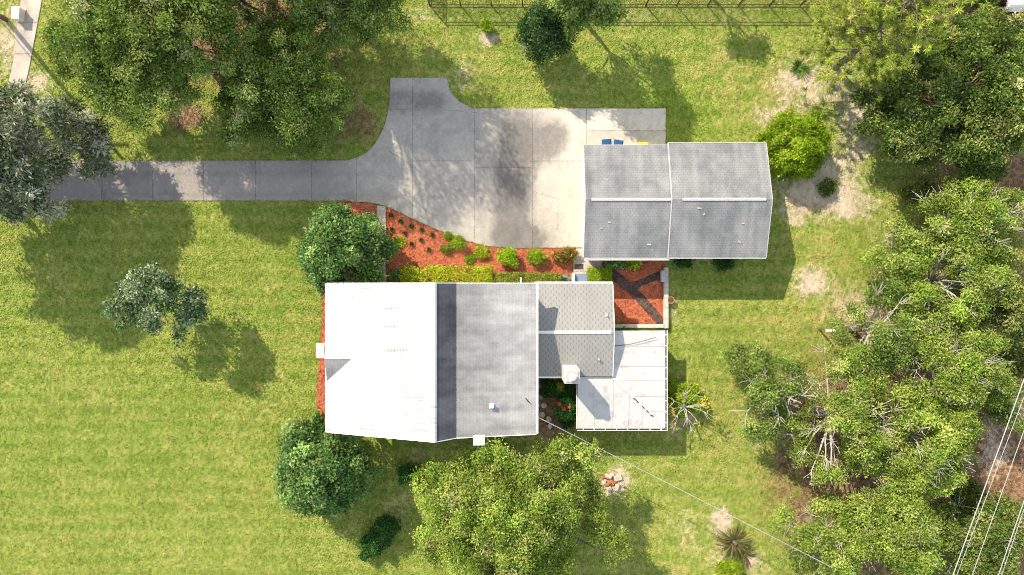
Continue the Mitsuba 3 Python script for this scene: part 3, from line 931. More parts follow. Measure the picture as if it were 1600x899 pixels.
# ------------------------------------------------------------------ garage
ga = thing('garage', 'long grey shingled garage with two joined gable roofs and white ridge caps', 'garage')
GW, GJ, GE = P(912.5, 0, 2.9)[0], P(1046.5, 0, 3.4)[0], P(1196.5, 0, 2.95)[0]
GN, GS = P(0, 227.5, 2.9)[1], P(0, 403, 2.9)[1]
GM = P(0, 312, 4.0)[1]
for (x0, x1, dz, yn, ys) in ((GW, GJ - .004, 0.0, GN, GS), (GJ, GE, .07, GN + .14, GS)):
    zv, zm = 2.9 + dz, 4.0 + dz
    part(ga, 'roof', slabquad([(x0, GM, zm), (x1, GM, zm), (x1, yn, zv), (x0, yn, zv)], .14), 'shingle_garage')
    part(ga, 'roof', slabquad([(x0, ys, zv), (x1, ys, zv), (x1, GM - .004, zm), (x0, GM - .004, zm)], .14), 'shingle_garage')
    a_, b_ = x0 + (.35 if dz == 0 else .65), x1 - (.05 if dz == 0 else .40)
    part(ga, 'ridge_cap', cat([slabquad([(a_, GM, zm + .07), (b_, GM, zm + .07), (b_, GM + .10, zm + .03), (a_, GM + .10, zm + .03)], .03), slabquad([(a_, GM - .10, zm + .03), (b_, GM - .10, zm + .03), (b_, GM, zm + .07), (a_, GM, zm + .07)], .03)]), 'trim_paint')
    part(ga, 'fascia', bx(x0, x1, ys - .06, ys - .004, zv - .17, zv + .015), 'trim_paint')
    part(ga, 'fascia', bx(x0, x1, yn + .004, yn + .05, zv - .17, zv + .015), 'trim_paint')
    part(ga, 'wall', prism_x([(ys + .3, -.1), (yn - .3, -.1), (yn - .3, zv - .08), (GM, zm - .16), (ys + .3, zv - .08)], x0 + .25 if dz == 0 else x0 + .006, x1 - (.25 if dz else .006)), 'stucco')
for x, dz, s, yn in ((GW, 0, -1, GN), (GJ, .075, 0, GN + .14), (GE, .07, 1, GN + .14)):
    x0, x1 = (x - .05, x - .003) if s < 0 else ((x + .003, x + .04) if s > 0 else (x - .055, x + .015))
    zb = 2.9 + dz
    tp = .025 if s else .03
    part(ga, 'barge_board', prism_x([(GS, zb + tp), (GM, zb + 1.1 + tp), (yn, zb + tp), (yn, zb - .16 if s else zb - .05), (GM, zb + .93 if s else zb + 1.05), (GS, zb - .16 if s else zb - .05)], x0, x1), 'trim_paint')
part(ga, 'gutter', bx(GW, GJ + .1, GS - .17, GS - .064, 2.76, 2.88), 'trim_paint')
for (px, py, l) in ((946, 281, .3), (952, 348, .18), (940, 357, .15), (1016, 382, .25), (1090, 327, .3), (1157, 378, .22), (1160, 350, .2), (1043, 289, .12), (1098, 336, .16)):
    q = P(px, py, 3.5)
    z = 2.9 + (1 - abs(q[1] - GM) / ((GN - GS) / 2)) * 1.1 + (.07 if px > 1047 else 0)
    part(ga, 'shingle_patch', obox((q[0], q[1], z - .03), (l, .1, .07), rng.normal() * .6, .01), 'grey_metal' if px in (1016, 1043) else 'walk')
for yy in (3.8, 7.6):
    door(ga, (GW + .25, yy, .06), 2.6, 2.2, 'w', 'white_paint', 4)
for xx in (6.2, 12.0, 14.8):
    window(ga, (xx, GS + .3, 1.0), 1.0, 1.0, 's')
window(ga, (GE - .25, 5.7, 1.0), 1.2, 1.1, 'e')
door(ga, (9.3, GN - .3, .06), .92, 2.05, 'n')

# ------------------------------------------------------------------ things by the garage and the front door
def bin_(name, label, x, y, rz, body_m, lid_m, group=None):
    k = thing(name, label, 'bin', group)
    def tr(m):
        m.apply_transform(trimesh.transformations.rotation_matrix(rz, (0, 0, 1)))
        m.apply_translation((x, y, .065))
        return m
    lo, hi = .21, .29
    pts = [(sx * lo, sy * lo, .06) for sx in (-1, 1) for sy in (-1, 1)] + [(sx * hi, sy * hi * 1.1, .98) for sx in (-1, 1) for sy in (-1, 1)]
    part(k, 'body', tr(trimesh.convex.convex_hull(np.array(pts))), body_m)
    lid = [(sx * a, sy * b, z) for (a, b, z) in ((.32, .36, .985), (.32, .36, 1.02), (.22, .26, 1.10)) for sx in (-1, 1) for sy in (-1, 1)]
    part(k, 'lid', tr(trimesh.convex.convex_hull(np.array(lid))), lid_m)
    for s in (-1, 1):
        w = trimesh.creation.cylinder(.1, .05, sections=16)
        w.apply_transform(trimesh.transformations.rotation_matrix(math.pi / 2, (0, 1, 0)))
        w.apply_translation((s * .25, -.27, .1))
        part(k, 'wheel', tr(w), 'black_rubber')
    part(k, 'handle', tr(bar((-.22, -.39, .99), (.22, -.39, .99), .04, .04)), body_m)


q = P(948.5, 225, 1.1)
bin_('wheelie_bin', 'blue wheeled bin by the garage north wall, nearer the driveway end', q[0], q[1] - .03, .12, 'blue_plastic', 'blue_plastic')
q = P(966, 226, 1.1)
bin_('wheelie_bin', 'blue wheeled bin by the garage north wall, nearer the yellow tub', q[0], q[1] - .04, -.14, 'blue_plastic', 'blue_plastic')
q = P(1004, 226.4, .6)
yt = thing('storage_tub', 'yellow storage tub poking out below the garage north eave', 'tub')
part(yt, 'tub', trimesh.convex.convex_hull(np.array([(q[0] + sx * a, q[1] - .12 + sy * b, z) for (a, b, z) in ((.28, .2, .07), (.34, .24, .62)) for sx in (-1, 1) for sy in (-1, 1)])), 'yellow_plastic')
part(yt, 'lid', bx(q[0] - .37, q[0] + .37, q[1] - .39, q[1] + .15, .623, .68, .02), 'yellow_plastic')

q0, q1 = W(897.5, 413), W(911.5, 421)
solo('doormat', bx(q0[0], q1[0], q1[1], q0[1], .064, .085, .008), 'mat_rubber', 'dark rectangular doormat on the cream walk by the garage', 'doormat')
st = thing('door_step', 'blue grey painted step at the front door of the middle house', 'step')
q0, q1 = W(897, 428), W(918, 441.5)
part(st, 'tread', bx(q0[0], q1[0], q1[1], q0[1], .064, .22, .012), 'blue_paint')
part(st, 'side_rail', bx(q0[0] - .17, q0[0] - .01, q1[1], q0[1] + .05, .064, .55, .012), 'white_paint')
# hose: loose coils
c = W(883, 437)
pts = []
for i in range(150):
    a = i * .25
    r = .33 - .03 * math.floor(a / 6.28) * .8 + .02 * math.sin(a * .7)
    pts.append((c[0] + r * math.cos(a), c[1] + r * math.sin(a) * .8, .10 + .012 * a * .55))
solo('garden_hose', tube(pts, .018, 6), 'teal_rubber', 'teal garden hose coiled on the mulch by the front step', 'hose', smooth=True)
dk = thing('downspout', 'white downspout pipe at the inside corner of the two front hedges', 'pipe')
q = P(813.5, 436, 1.4)
part(dk, 'pipe', tube([(q[0], q[1] - .45, 2.55), (q[0], q[1] - .25, 2.4), (q[0], q[1] + .05, 2.2), (q[0], q[1] + .08, .1)], .05, 8), 'white_paint', smooth=30)
part(dk, 'outlet', tube([(q[0], q[1] + .09, .16), (q[0] + .02, q[1] + .5, .13)], .055, 8), 'white_paint', smooth=30)
q = W(1034.5, 432)
ub = thing('utility_box', 'small grey box at the end of the courtyard path', 'box')
part(ub, 'body', bx(q[0] - .17, q[0] + .15, q[1] - .38, q[1] + .38, .1, .58, .02), 'grey_metal')
part(ub, 'lid', bx(q[0] - .19, q[0] + .17, q[1] - .40, q[1] + .40, .583, .62, .012), 'grey_metal')
q = W(1043.5, 469) + np.array([.12, 0])
pt = thing('flower_pot', 'round tan flower pot outside the courtyard wall', 'pot')
part(pt, 'pot', lathe([(0, 0), (.16, 0), (.23, .40), (.25, .40), (.25, .46), (.215, .46), (.20, .41), (0, .40)], 24, (q[0], q[1], 0)), 'clay', smooth=35)
part(pt, 'soil', lathe([(0, .405), (.195, .405), (.195, .43), (0, .435)], 20, (q[0], q[1], 0)), 'soil')

# stepping stones in the side garden
for no, (px, py, r) in enumerate(((842, 604, .20), (843, 619, .22), (846, 634, .20), (843, 648, .20), (853, 655, .20), (855, 666, .17))):
    q = W(px + 4, py)
    a = np.linspace(0, 6.28, 12, endpoint=False)
    rr = r * (1 + .1 * rng.normal(size=12))
    solo('stepping_stone', extrude(Polygon(np.stack([q[0] + rr * np.cos(a), q[1] + rr * np.sin(a)], 1)), -.02, .05), 'walk',
         ('northernmost', 'second from north', 'third from north', 'fourth from north', 'fifth from north', 'southernmost')[no] + ' pale stepping stone in the side garden by the white roofed house', 'stepping stone', group='stepping stones in the side garden')

# ------------------------------------------------------------------ fire pit
fp = thing('fire_pit', 'ruined fire pit of cream blocks and red bricks on bare sand', 'fire pit')
for (px, py, l, w, rz, m) in ((965, 746, .55, .38, .3, 'stone'), (950, 744, .45, .28, -.4, 'stone'), (963, 761, .5, .3, 1.3, 'stone'), (951, 763, .36, .24, .5, 'stone'), (944, 752, .36, .2, 1.2, 'stone'), (956, 741, .3, .2, .1, 'stone'),
                             (953, 752, .42, .22, .5, 'brick'), (948, 756, .3, .2, -.2, 'brick'), (958, 754, .3, .16, .9, 'brick'), (972, 757, .3, .16, -.6, 'stone'), (942, 745, .28, .16, .4, 'brick')):
    q = W(px, py)
    part(fp, 'block' if m == 'stone' else 'brick', obox((q[0], q[1], -.01), (l, w, .2 + .12 * rng.random()), rz, .025), m)

# ------------------------------------------------------------------ T post
tp = thing('clothesline_post', 'white T shaped post on dry ground beside the eastern trees', 'post')
q = W(1284, 512) - np.array([.2, .1])
part(tp, 'post', bx(q[0] - .05, q[0] + .05, q[1] - .05, q[1] + .05, 0, 1.75, .01), 'pole_wood')
part(tp, 'crossbar', bx(q[0] - .34, q[0] + .34, q[1] - .09, q[1] + .09, 1.752, 1.86, .015), 'white_paint')

# ------------------------------------------------------------------ utility box, pole, cables
q = W(35, 26)
tb = thing('service_cabinet', 'pale green service cabinet on the verge beside the sidewalk', 'cabinet')
part(tb, 'base', obox((q[0], q[1], 0), (.62, .95, .1), -.08, .01), 'walk')
part(tb, 'body', obox((q[0], q[1], .1), (.52, .82, .55), -.08, .03), 'stucco')
part(tb, 'lid', obox((q[0], q[1], .652), (.56, .86, .05), -.08, .02), 'white_paint')
up_ = thing('utility_pole', 'brown wooden utility pole at the upper left corner of the lawn', 'pole')
q = W(10, 31)
part(up_, 'pole', tube([(q[0], q[1], -.2), (q[0], q[1], 5), (q[0], q[1], 10.5)], [.17, .15, .12], 12), 'pole_wood', smooth=True)
part(up_, 'crossarm', bx(q[0] - 1.1, q[0] + 1.1, q[1] + .14, q[1] + .26, 9.6, 9.74, .01), 'pole_wood')
part(up_, 'riser_pipe', tube([(q[0] - .28, q[1] - .22, 0), (q[0] - .28, q[1] - .22, 4.3)], .035, 6), 'grey_metal')
for s in (-.95, -.4, .4, .95):
    part(up_, 'insulator', lathe([(0, 9.742), (.05, 9.742), (.07, 9.8), (.03, 9.86), (.05, 9.92), (0, 9.95)], 10, (q[0] + s, q[1] + .2, 0)), 'grey_metal', smooth=30)


def cable(label, pts, r=.028, sag=0.0, name='power_line'):
    p = np.array(pts, float)
    t = np.linspace(0, 1, 24)[:, None]
    a, b = p[0], p[-1]
    c = a + (b - a) * t - np.array([0, 0, 1]) * sag * (4 * t * (1 - t))
    solo(name, tube(c, r, 6), 'cable', label, 'cable', smooth=True)


def longline(p0, p1, h0, h1):
    a, b = P(*p0, h0), P(*p1, h1)
    d = b - a
    return [a - d * 1.2, b + d * 1.6]


# the service drop from the main house to the pole beyond the south-east wood
cable('pale service cable from the white roofed house towards the lower right', [P(838, 651, 5.0), P(1560, 1022, 7.0)], .022, .35, 'service_cable')
cable('leftmost long power line crossing the lower right corner, upper strand', longline((1600, 593), (1489, 899), 10.5, 10.5), .026)
cable('thin power line just right of the leftmost line in the lower right corner', longline((1601, 618), (1495, 899), 10.0, 10.0), .014)
cable('middle power line crossing the lower right corner', longline((1600, 673), (1519, 899), 9.5, 9.5), .018)
cable('rightmost power line at the lower right corner, upper strand', longline((1601, 780), (1560, 899), 10.5, 10.5), .022)
cable('lower strand beside the rightmost power line', longline((1602, 790), (1565, 899), 10.2, 10.2), .014)

# ------------------------------------------------------------------ fence
fe = thing('fence', 'dark brown metal picket fence along the northern edge', 'fence')
yb = W(0, 9)[1]
x_l = W(671.5, 0)[0]
step = 48.2 * S
xsn = [x_l + step * i for i in range(0, 26)]
for x in xsn:
    part(fe, 'post', cat([bx(x - .04, x + .04, yb - .04, yb + .04, 0, 1.62), bx(x - .055, x + .055, yb - .055, yb + .055, 1.622, 1.66)]), 'fence_metal')
for i in range(len(xsn) - 1):
    for z in (.12, 1.25, 1.48):
        part(fe, 'rail', bx(xsn[i] + .042, xsn[i + 1] - .042, yb - .025, yb + .025, z, z + .05), 'fence_metal')
pk = []
for i in range(len(xsn) - 1):
    for x in np.arange(xsn[i] + .14, xsn[i + 1] - .1, .115):
        pk.append(bx(x - .009, x + .009, yb + .027, yb + .045, .06, 1.56))
for j in range(6):
    y = yb + step * (j + 1)
    part(fe, 'post', bx(x_l - .04, x_l + .04, y - .04, y + .04, 0, 1.62), 'fence_metal')
    for z in (.12, 1.25, 1.48):
        part(fe, 'rail', bx(x_l - .025, x_l + .025, y - step + .042, y - .042, z, z + .05), 'fence_metal')
    for yy in np.arange(y - step + .14, y - .1, .115):
        pk.append(bx(x_l - .045, x_l - .027, yy - .009, yy + .009, .06, 1.56))
part(fe, 'picket', cat(pk), 'fence_metal', kind='stuff')

# ------------------------------------------------------------------ vehicle beyond the north-east trees
vh = thing('parked_car', 'white vehicle with dark blue glass at the upper right edge', 'car')
q = W(1583, -22)
def cm_(pts):
    m = trimesh.convex.convex_hull(np.array(pts, float))
    m.apply_translation((q[0], q[1], 0))
    return m
bw = .88
part(vh, 'body', cm_([(sx * a, y, z) for (a, y, z) in ((bw, -1.95, .3), (bw, 2.2, .3), (bw, -1.95, .75), (bw, 2.2, .85), (bw - .12, -2.05, .5), (bw - .1, -1.8, .9), (bw - .1, 2.25, .9)) for sx in (-1, 1)]), 'white_paint', smooth=30)
part(vh, 'cabin', cm_([(sx * a, y, z) for (a, y, z) in ((bw - .08, -.9, .9), (bw - .08, 1.9, .9), (bw - .25, -.15, 1.42), (bw - .25, 1.4, 1.42)) for sx in (-1, 1)]), 'glass_dark', smooth=30)
part(vh, 'roof_panel', cm_([(sx * a, y, z) for (a, y, z) in ((bw - .24, -.12, 1.425), (bw - .24, 1.38, 1.425), (bw - .32, -.02, 1.47), (bw - .32, 1.28, 1.47)) for sx in (-1, 1)]), 'white_paint', smooth=30)
for sx in (-1, 1):
    for y in (-1.3, 1.45):
        w = trimesh.creation.cylinder(.32, .2, sections=20)
        w.apply_transform(trimesh.transformations.rotation_matrix(math.pi / 2, (0, 1, 0)))
        w.apply_translation((q[0] + sx * .82, q[1] + y, .32))
        part(vh, 'wheel', w, 'black_rubber')
    part(vh, 'headlight', bx(q[0] + sx * .62 - .15, q[0] + sx * .62 + .15, q[1] - 2.06, q[1] - 1.96, .58, .72, .02), 'grey_metal')

# ------------------------------------------------------------------ trees
# north-west oaks
tree('oak_tree', 'large dense oak over the lawn at the upper left, west of the parking court', 'tree', (215, 30), 8.0, 141, 5.0, 11.0, base=(330, 105), pal=OAK, nl=40, rl=1.2, dens=8.5, per=10, leaf=(.175, .09), trunk=.30, branches=2, extra=((120, 95, 4.5, 1.1), (165, 135, 3.2, 1.0), (215, 160, 2.4, 1.0), (218, 188, 1.8, .6), (275, 140, 2.6, 1.0), (100, 60, 5.0, 1.0), (250, 110, 4, 1.1)))
tree('oak_tree', 'broad oak between the upper left oak and the parking court', 'tree', (432, 128), 4.5, 98, 2.4, 6.6, base=(468, 150), pal=OAK, nl=30, rl=1.1, dens=8.5, per=10, leaf=(.175, .09), trunk=.30, branches=2)
tree('oak_tree', 'tall tree beyond the left edge whose shadow falls on the lawn', 'tree', (-200, 240), 9.0, 105, 6.0, 12.0, pal=OAK, nl=26, rl=1.1, dens=3, per=9, leaf=(.27, .14), trunk=.26)
tree('oak_tree', 'oak crown at the top edge between two larger oaks with its trunk showing', 'tree', (345, -85), 7.0, 120, 4.0, 9.5, base=(395, 40), pal=DKOAK, nl=30, rl=1.1, dens=8.5, per=10, leaf=(.175, .09), trunk=.34, branches=3, gap=.46)
tree('oak_tree', 'tall oak standing beyond the top edge above the parking court', 'tree', (341, -203), 13.0, 190, 9.5, 16.0, base=(465, -30), pal=OAK, nl=44, rl=1.3, dens=.42, per=8, leaf=(.17, .10), trunk=.3, spread=.30, gap=.32)
tree('oak_tree', 'oak crown at the top edge nearest the fence corner', 'tree', (520, -30), 7.0, 90, 4.0, 9.5, pal=OAK, nl=22, rl=1.1, dens=8, per=10, leaf=(.175, .09), trunk=.28)
# left edge
tree('mossy_oak', 'grey green feathery tree at the left edge across the driveway', 'tree', (5, 222), 5.8, 112, 2.6, 8.4, base=(60, 236), pal=BLUE, nl=34, rl=1.0, dens=8, per=9, leaf=(.30, .10), trunk=.26, branches=3, gap=.36, bark='bark_pale')
tree('small_tree', 'small open tree standing alone on the left lawn', 'tree', (236, 465), 5.0, 66, 2.6, 6.6, base=(262, 468), pal=([(.085, .16, .06), (.15, .235, .10), (.27, .35, .19), (.46, .52, .36)], [.3, .3, .27, .13]), nl=36, rl=.55, dens=6.5, per=8, leaf=(.22, .12), trunk=.10, branches=2, gap=.43, irregular=.5)
tree('round_tree', 'round dark green tree at the northwest corner of the white roofed house', 'tree', (528, 390), 3.8, 69, 1.2, 6.0, pal=MAG, nl=34, rl=.75, dens=11, per=9, leaf=(.22, .12), trunk=.18, irregular=.12, gap=.30)
tree('round_tree', 'round dark green tree at the southwest corner of the white roofed house', 'tree', (499, 740), 4.0, 75, 1.2, 6.6, pal=MAG, nl=38, rl=.78, dens=11, per=9, leaf=(.22, .12), trunk=.18, irregular=.12, gap=.30)
# south oak
tree('oak_tree', 'broad oak crown covering the lawn south of the houses', 'tree', (796, 818), 6.5, 128, 3.8, 9.5, base=(828, 800), pal=OAKY, nl=52, rl=1.05, dens=9.5, per=10, leaf=(.165, .085), trunk=.36, branches=2, extra=((720, 750, 5.5, 1.0), (690, 850, 5.5, 1.2), (912, 705, 5.5, .8), (945, 822, 4.6, 1.0), (870, 715, 5.8, .8), (950, 862, 4.8, 1.0)))
# north, by the fence
tree('oak_tree', 'dense round tree just inside the fence', 'tree', (850, 42), 3.4, 40, 1.5, 5.0, pal=([(.03, .08, .025), (.06, .13, .035), (.11, .19, .06), (.22, .28, .13)], [.28, .34, .26, .12]), nl=18, rl=.6, dens=12, per=9, leaf=(.18, .10), trunk=.12, irregular=.12)
tree('oak_tree', 'tall tree at the top edge beside the dense round tree', 'tree', (928, -40), 7.0, 60, 3.4, 10.2, base=(905, 24), pal=OAK, nl=18, rl=.85, dens=9, per=9, leaf=(.2, .11), trunk=.16, branches=2)
tree('oak_tree', 'tree beyond the fence whose crown throws a shadow on the lawn', 'tree', (1115, -100), 5.2, 36, 4.2, 6.2, pal=OAK, nl=7, rl=.5, dens=3.5, gap=.5, per=9, trunk=.14)
# north east
tree('broadleaf_tree', 'large dark broadleaf tree at the right edge near the top', 'tree', (1520, 150), 5.5, 128, 2.5, 8.0, pal=DKOAK, nl=52, rl=1.0, dens=9.5, per=10, leaf=(.19, .10), trunk=.28, gap=.33, extra=((1440, 230, 4, 1.3), (1420, 150, 4, .9)))
tree('round_bush_tree', 'bright green round bush tree off the garage northeast corner', 'tree', (1246, 222), 2.2, 56, .6, 3.6, pal=LIME, nl=24, rl=.72, dens=14, per=9, leaf=(.17, .09), spread=.1, trunk=.09, irregular=.08, gap=.26)
# east wood
E_ = [((1535, 350), 5.0, 78, 3.0, 7.2, OAKY, 'bright green oak below the dark broadleaf tree on the right edge', .31),
      ((1425, 395), 3.8, 46, 1.8, 5.4, OAKY, 'smaller green oak at the northwest corner of the eastern wood', .36),
      ((1490, 440), 4.6, 80, 2.6, 6.8, OAKY, 'green oak under the small cluster at the right, beside the right edge oak', .34),
      ((1388, 522), 4.6, 74, 2.8, 6.6, OAK, 'sparse oak with pale branches beside the white T shaped post', .40),
      ((1490, 575), 5.2, 95, 3.0, 7.5, OAKY, 'broad oak with pale branches in the middle of the eastern wood', .38),
      ((1215, 615), 4.2, 72, 2.2, 6.2, OAK, 'oak at the western tip of the eastern wood, nearest the patio room', .41),
      ((1330, 660), 5.0, 100, 3.0, 7.0, OAKY, 'wide pale branched oak in the southwest of the eastern wood', .39),
      ((1450, 690), 5.4, 90, 3.2, 7.6, OAKY, 'bright leafed oak left of the power lines', .36),
      ((1300, 850), 4.6, 70, 2.6, 6.6, OAKY, 'oak at the bottom edge beside the spiky yucca', .38),
      ((1400, 830), 5.0, 85, 3.0, 7.0, OAKY, 'oak at the bottom edge left of the power lines', .36),
      ((1590, 480), 4.5, 60, 2.4, 6.4, DKOAK, 'dark oak at the right edge above the power lines', .38),
      ((1540, 850), 3.5, 75, 1.2, 5.2, DKOAK, 'low dark thicket tree under the power lines', .36),
      ((1590, 640), 3.5, 40, 1.4, 5.0, OAK, 'small tree at the right edge where the power lines enter', .42)]
for (im, hc, R, zl, zh, pal, lab, gap) in E_:
    tree('oak_tree', lab, 'tree', im, hc, R, zl, zh, pal=pal, nl=int(7 + R * R / 360), rl=.92, dens=8.5, per=10, leaf=(.165, .085), trunk=.20, bark='bark_pale', branches=7, gap=gap + .03, irregular=.3, gapscale=.9)


# pine: bursts of needles at the ends of level branches
def pine():
    key = thing('pine_tree', 'yellow green pine with a bare leaning trunk in the upper right', 'tree')
    b = W(1304, 108)
    topp = P(1440, -12, 10.5)
    ft = np.array([b[0], b[1], 0])
    tr = [ft + (topp - ft) * t + np.array([.12 * math.sin(t * 7), .1 * math.sin(t * 5 + 1), 0]) for t in np.linspace(0, 1, 12)]
    part(key, 'trunk', tube(tr, np.linspace(.20, .06, 12), 10), 'bark', smooth=True)
    br, tips, outs = [], [], []
    for i in range(84):
        t = rng.uniform(.28, 1.0)
        st = ft + (topp - ft) * t
        a = rng.uniform(0, 6.28)
        L = rng.uniform(1.8, 4.3) * (1.15 - .5 * t)
        en = st + np.array([math.cos(a) * L, math.sin(a) * L, rng.uniform(-.1, .7)])
        br.append(limb(st, en, .05, .015, .22, 6, -.03, 5))
        for k in range(10):
            s = rng.uniform(.4, 1.05)
            tp_ = st + (en - st) * s + rng.normal(size=3) * (.34, .34, .16) * (.5 + s)
            br.append(limb(st + (en - st) * max(.25, s - .2), tp_, .014, .008, .2, 3, 0, 3))
            tips.append(tp_)
            outs.append(unit(tp_ - st))
    part(key, 'limbs', cat(br), 'bark', smooth=True)
    tips, outs = np.array(tips), np.array(outs)
    per = 40
    sid = np.repeat(np.arange(len(tips)), per)
    d = unit(rng.normal(size=(len(sid), 3)) + outs[sid] * .5 + [0, 0, .35])
    nr = unit(np.cross(d, rng.normal(size=d.shape)))
    colr = palette(len(sid), [(.27, .37, .05), (.40, .49, .08), (.54, .58, .12), (.60, .60, .2)], [.25, .35, .28, .12], sid)
    v, f, col = leaf_mesh(tips[sid], nr, d, rng.uniform(.22, .40, len(sid)), .046, colr, 0)
    part(key, 'crown', (v, f), 'leaf', color=col)


pine()


# ------------------------------------------------------------------ shrubs, hedges, small plants
def hedge(name, label, rect, h, pal, n, leaf=(.11, .06), rag=.15, catg='hedge'):
    key = thing(name, label, catg)
    x0, y0 = W(rect[0], rect[3])
    x1, y1 = W(rect[2], rect[1])
    cx, cy, ax, ay = (x0 + x1) / 2, (y0 + y1) / 2, (x1 - x0) / 2, (y1 - y0) / 2
    u = rng.uniform(-1, 1, (n, 3))
    k = rng.integers(0, 5, n)
    side = rng.choice([-1, 1], n)
    u[:, 2] = rng.uniform(-1, 1, n)
    u[k < 3, 2] = 1
    u[k == 3, 1] = side[k == 3]
    u[k == 4, 0] = side[k == 4]
    od = unit(np.sign(u) * (np.abs(u) > .99) + .15 * rng.normal(size=(n, 3)))
    p = np.stack([cx + u[:, 0] * ax, cy + u[:, 1] * ay, h * .5 + u[:, 2] * h * .5], 1)
    rd = (meshkit.fbm(p * 2.2, 3, 9) - .5) * 2 * rag
    # rounded shoulders
    rr = np.clip(np.hypot(u[:, 0] * (np.abs(u[:, 0]) > .8), u[:, 1] * (np.abs(u[:, 1]) > .8)) - .8, 0, 1)
    p[:, 2] -= rr * .35 * h * (u[:, 2] > .9)
    p += od * rd[:, None]
    g = meshkit.fbm(p * 3.0, 2, 11) > .27 + rag * .4
    p, od = p[g], od[g]
    p[:, 2] = np.maximum(p[:, 2], .06)
    v, f, col = sprays_to_leaves(p, od, 7, leaf[0], leaf[1], .06, pal[0], pal[1])
    core = bx(x0 + ax * .25, x1 - ax * .25, y0 + ay * .4, y1 - ay * .4, 0, h * .7)
    st = [limb((x, cy, 0), (x + .1, cy + rng.normal() * .1, h * .85), .025, .01, .2, 4, 0, 5) for x in np.arange(x0 + .15, x1 - .1, .35)]
    part(key, 'stems', cat(st), 'bark')
    part(key, 'foliage', (v, f), 'leaf', color=col)


YEL = ([(.19, .31, .014), (.33, .44, .022), (.50, .54, .04), (.62, .58, .09)], [.28, .32, .27, .13])
OLV = ([(.12, .17, .025), (.20, .25, .04), (.32, .35, .06), (.46, .40, .10)], [.3, .32, .26, .12])
CROT = ([(.10, .15, .02), (.26, .20, .05), (.38, .16, .06), (.42, .34, .08)], [.28, .28, .24, .2])
hedge('hedge', 'ragged yellow green hedge along the wall of the white roofed house', (628, 419, 768, 444), .8, YEL, 1700, rag=.36)
hedge('hedge', 'short olive hedge just left of the white downspout', (777, 429, 812, 444), .8, OLV, 900, rag=.08)
hedge('hedge', 'clipped olive hedge right of the white downspout', (816, 430, 873, 443), .8, OLV, 1300, rag=.06)
hedge('hedge', 'neat bright green clipped hedge block beside the front step', (919, 421, 951, 443), .95, LIME, 1900, leaf=(.07, .04), rag=.04)
shrub('shrub', 'small round green shrub at the west end of the ragged hedge', (620, 431), 9, .7, MAG, dens=40, leaf=(.1, .06))
shrub('shrub', 'round bright shrub at the driveway edge of the mulch bed', (719, 381), 11.5, .85, LIME, dens=36, leaf=(.11, .06))
shrub('shrub', 'largest lime green shrub in the mulch bed, broad and lumpy', (796, 404), 20, 1.1, ([(.16, .31, .012), (.25, .42, .02), (.36, .52, .035), (.46, .56, .09)], [.25, .35, .28, .12]), dens=34, leaf=(.12, .08), ry=14, nl=9)
shrub('shrub', 'bright green shrub between the largest lime shrub and the croton', (839, 402), 11.5, .95, LIME, dens=36, leaf=(.11, .06))
shrub('croton', 'brown and yellow croton at the east end of the mulch bed', (881, 398), 16, .9, CROT, dens=22, leaf=(.24, .07), ry=12, nl=9)
shrub('shrub', 'thin pale olive shrub left of the round bright shrub in the mulch', (698, 390), 9, .45, OLV, dens=10, leaf=(.1, .05))
shrub('shrub', 'sparse mixed green plant in the middle of the mulch bed', (753, 396), 11, .5, YEL, dens=11, leaf=(.12, .06))
shrub('shrub', 'tiny low plant in the mulch below the middle', (735, 406), 7, .3, LIME, dens=14, leaf=(.1, .05))
shrub('shrub', 'tiny weed at the curved driveway edge', (701, 369), 4, .3, LIME, dens=22, leaf=(.1, .04))
# a ring of low green plants
key = thing('ground_cover', 'small ring of low green plants in the red mulch', 'plant')
c = W(624, 378.5)
a = rng.uniform(0, 6.28, 130)
sp = np.stack([c[0] + np.cos(a) * (.30 + .07 * rng.normal(size=130)), c[1] + np.sin(a) * (.24 + .06 * rng.normal(size=130)), np.full(130, .14)], 1)
v, f, col = sprays_to_leaves(sp, np.tile([0, 0, 1.0], (130, 1)), 6, .1, .05, .05, LIME[0], LIME[1])
part(key, 'foliage', (v, f), 'leaf', color=col)


def tuft(name, label, img, r, h, n, pal, group=None, width=.03, catg='plant', flat=.4, droop=.25):
    """a clump of arching strap leaves"""
    key = thing(name, label, catg, group)
    c = W(*img)
    a = rng.uniform(0, 6.28, n)
    t = rng.random(n)
    d = np.stack([np.cos(a) * (flat + t), np.sin(a) * (flat + t), np.full(n, h / r * .8)], 1)
    d = unit(d)
    L = np.hypot(r, h) * rng.uniform(.7, 1.1, n)
    base = np.stack([c[0] + np.cos(a) * .05, c[1] + np.sin(a) * .05, np.full(n, .05)], 1)
    side = unit(np.cross(d, [0, 0, 1.0]))
    colr = palette(n, pal[0], pal[1])
    vs, fs, cs = [], [], []
    seg = 4
    for i in range(n):
        for s in range(seg + 1):
            u = s / seg
            q = base[i] + d[i] * L[i] * u - np.array([0, 0, droop * L[i] * u * u])
            w = width * (1 - u * .92) * .5
            vs += [q + side[i] * w, q - side[i] * w]
            cs += [colr[i], colr[i]]
        o = i * (seg + 1) * 2
        for s in range(seg):
            fs += [[o + 2 * s, o + 2 * s + 1, o + 2 * s + 3], [o + 2 * s, o + 2 * s + 3, o + 2 * s + 2]]
    vs = np.array(vs)
    vs[:, 2] = np.maximum(vs[:, 2], .03)
    part(key, 'leaves', (vs, np.array(fs)), 'leaf', color=np.array(cs))
    return key


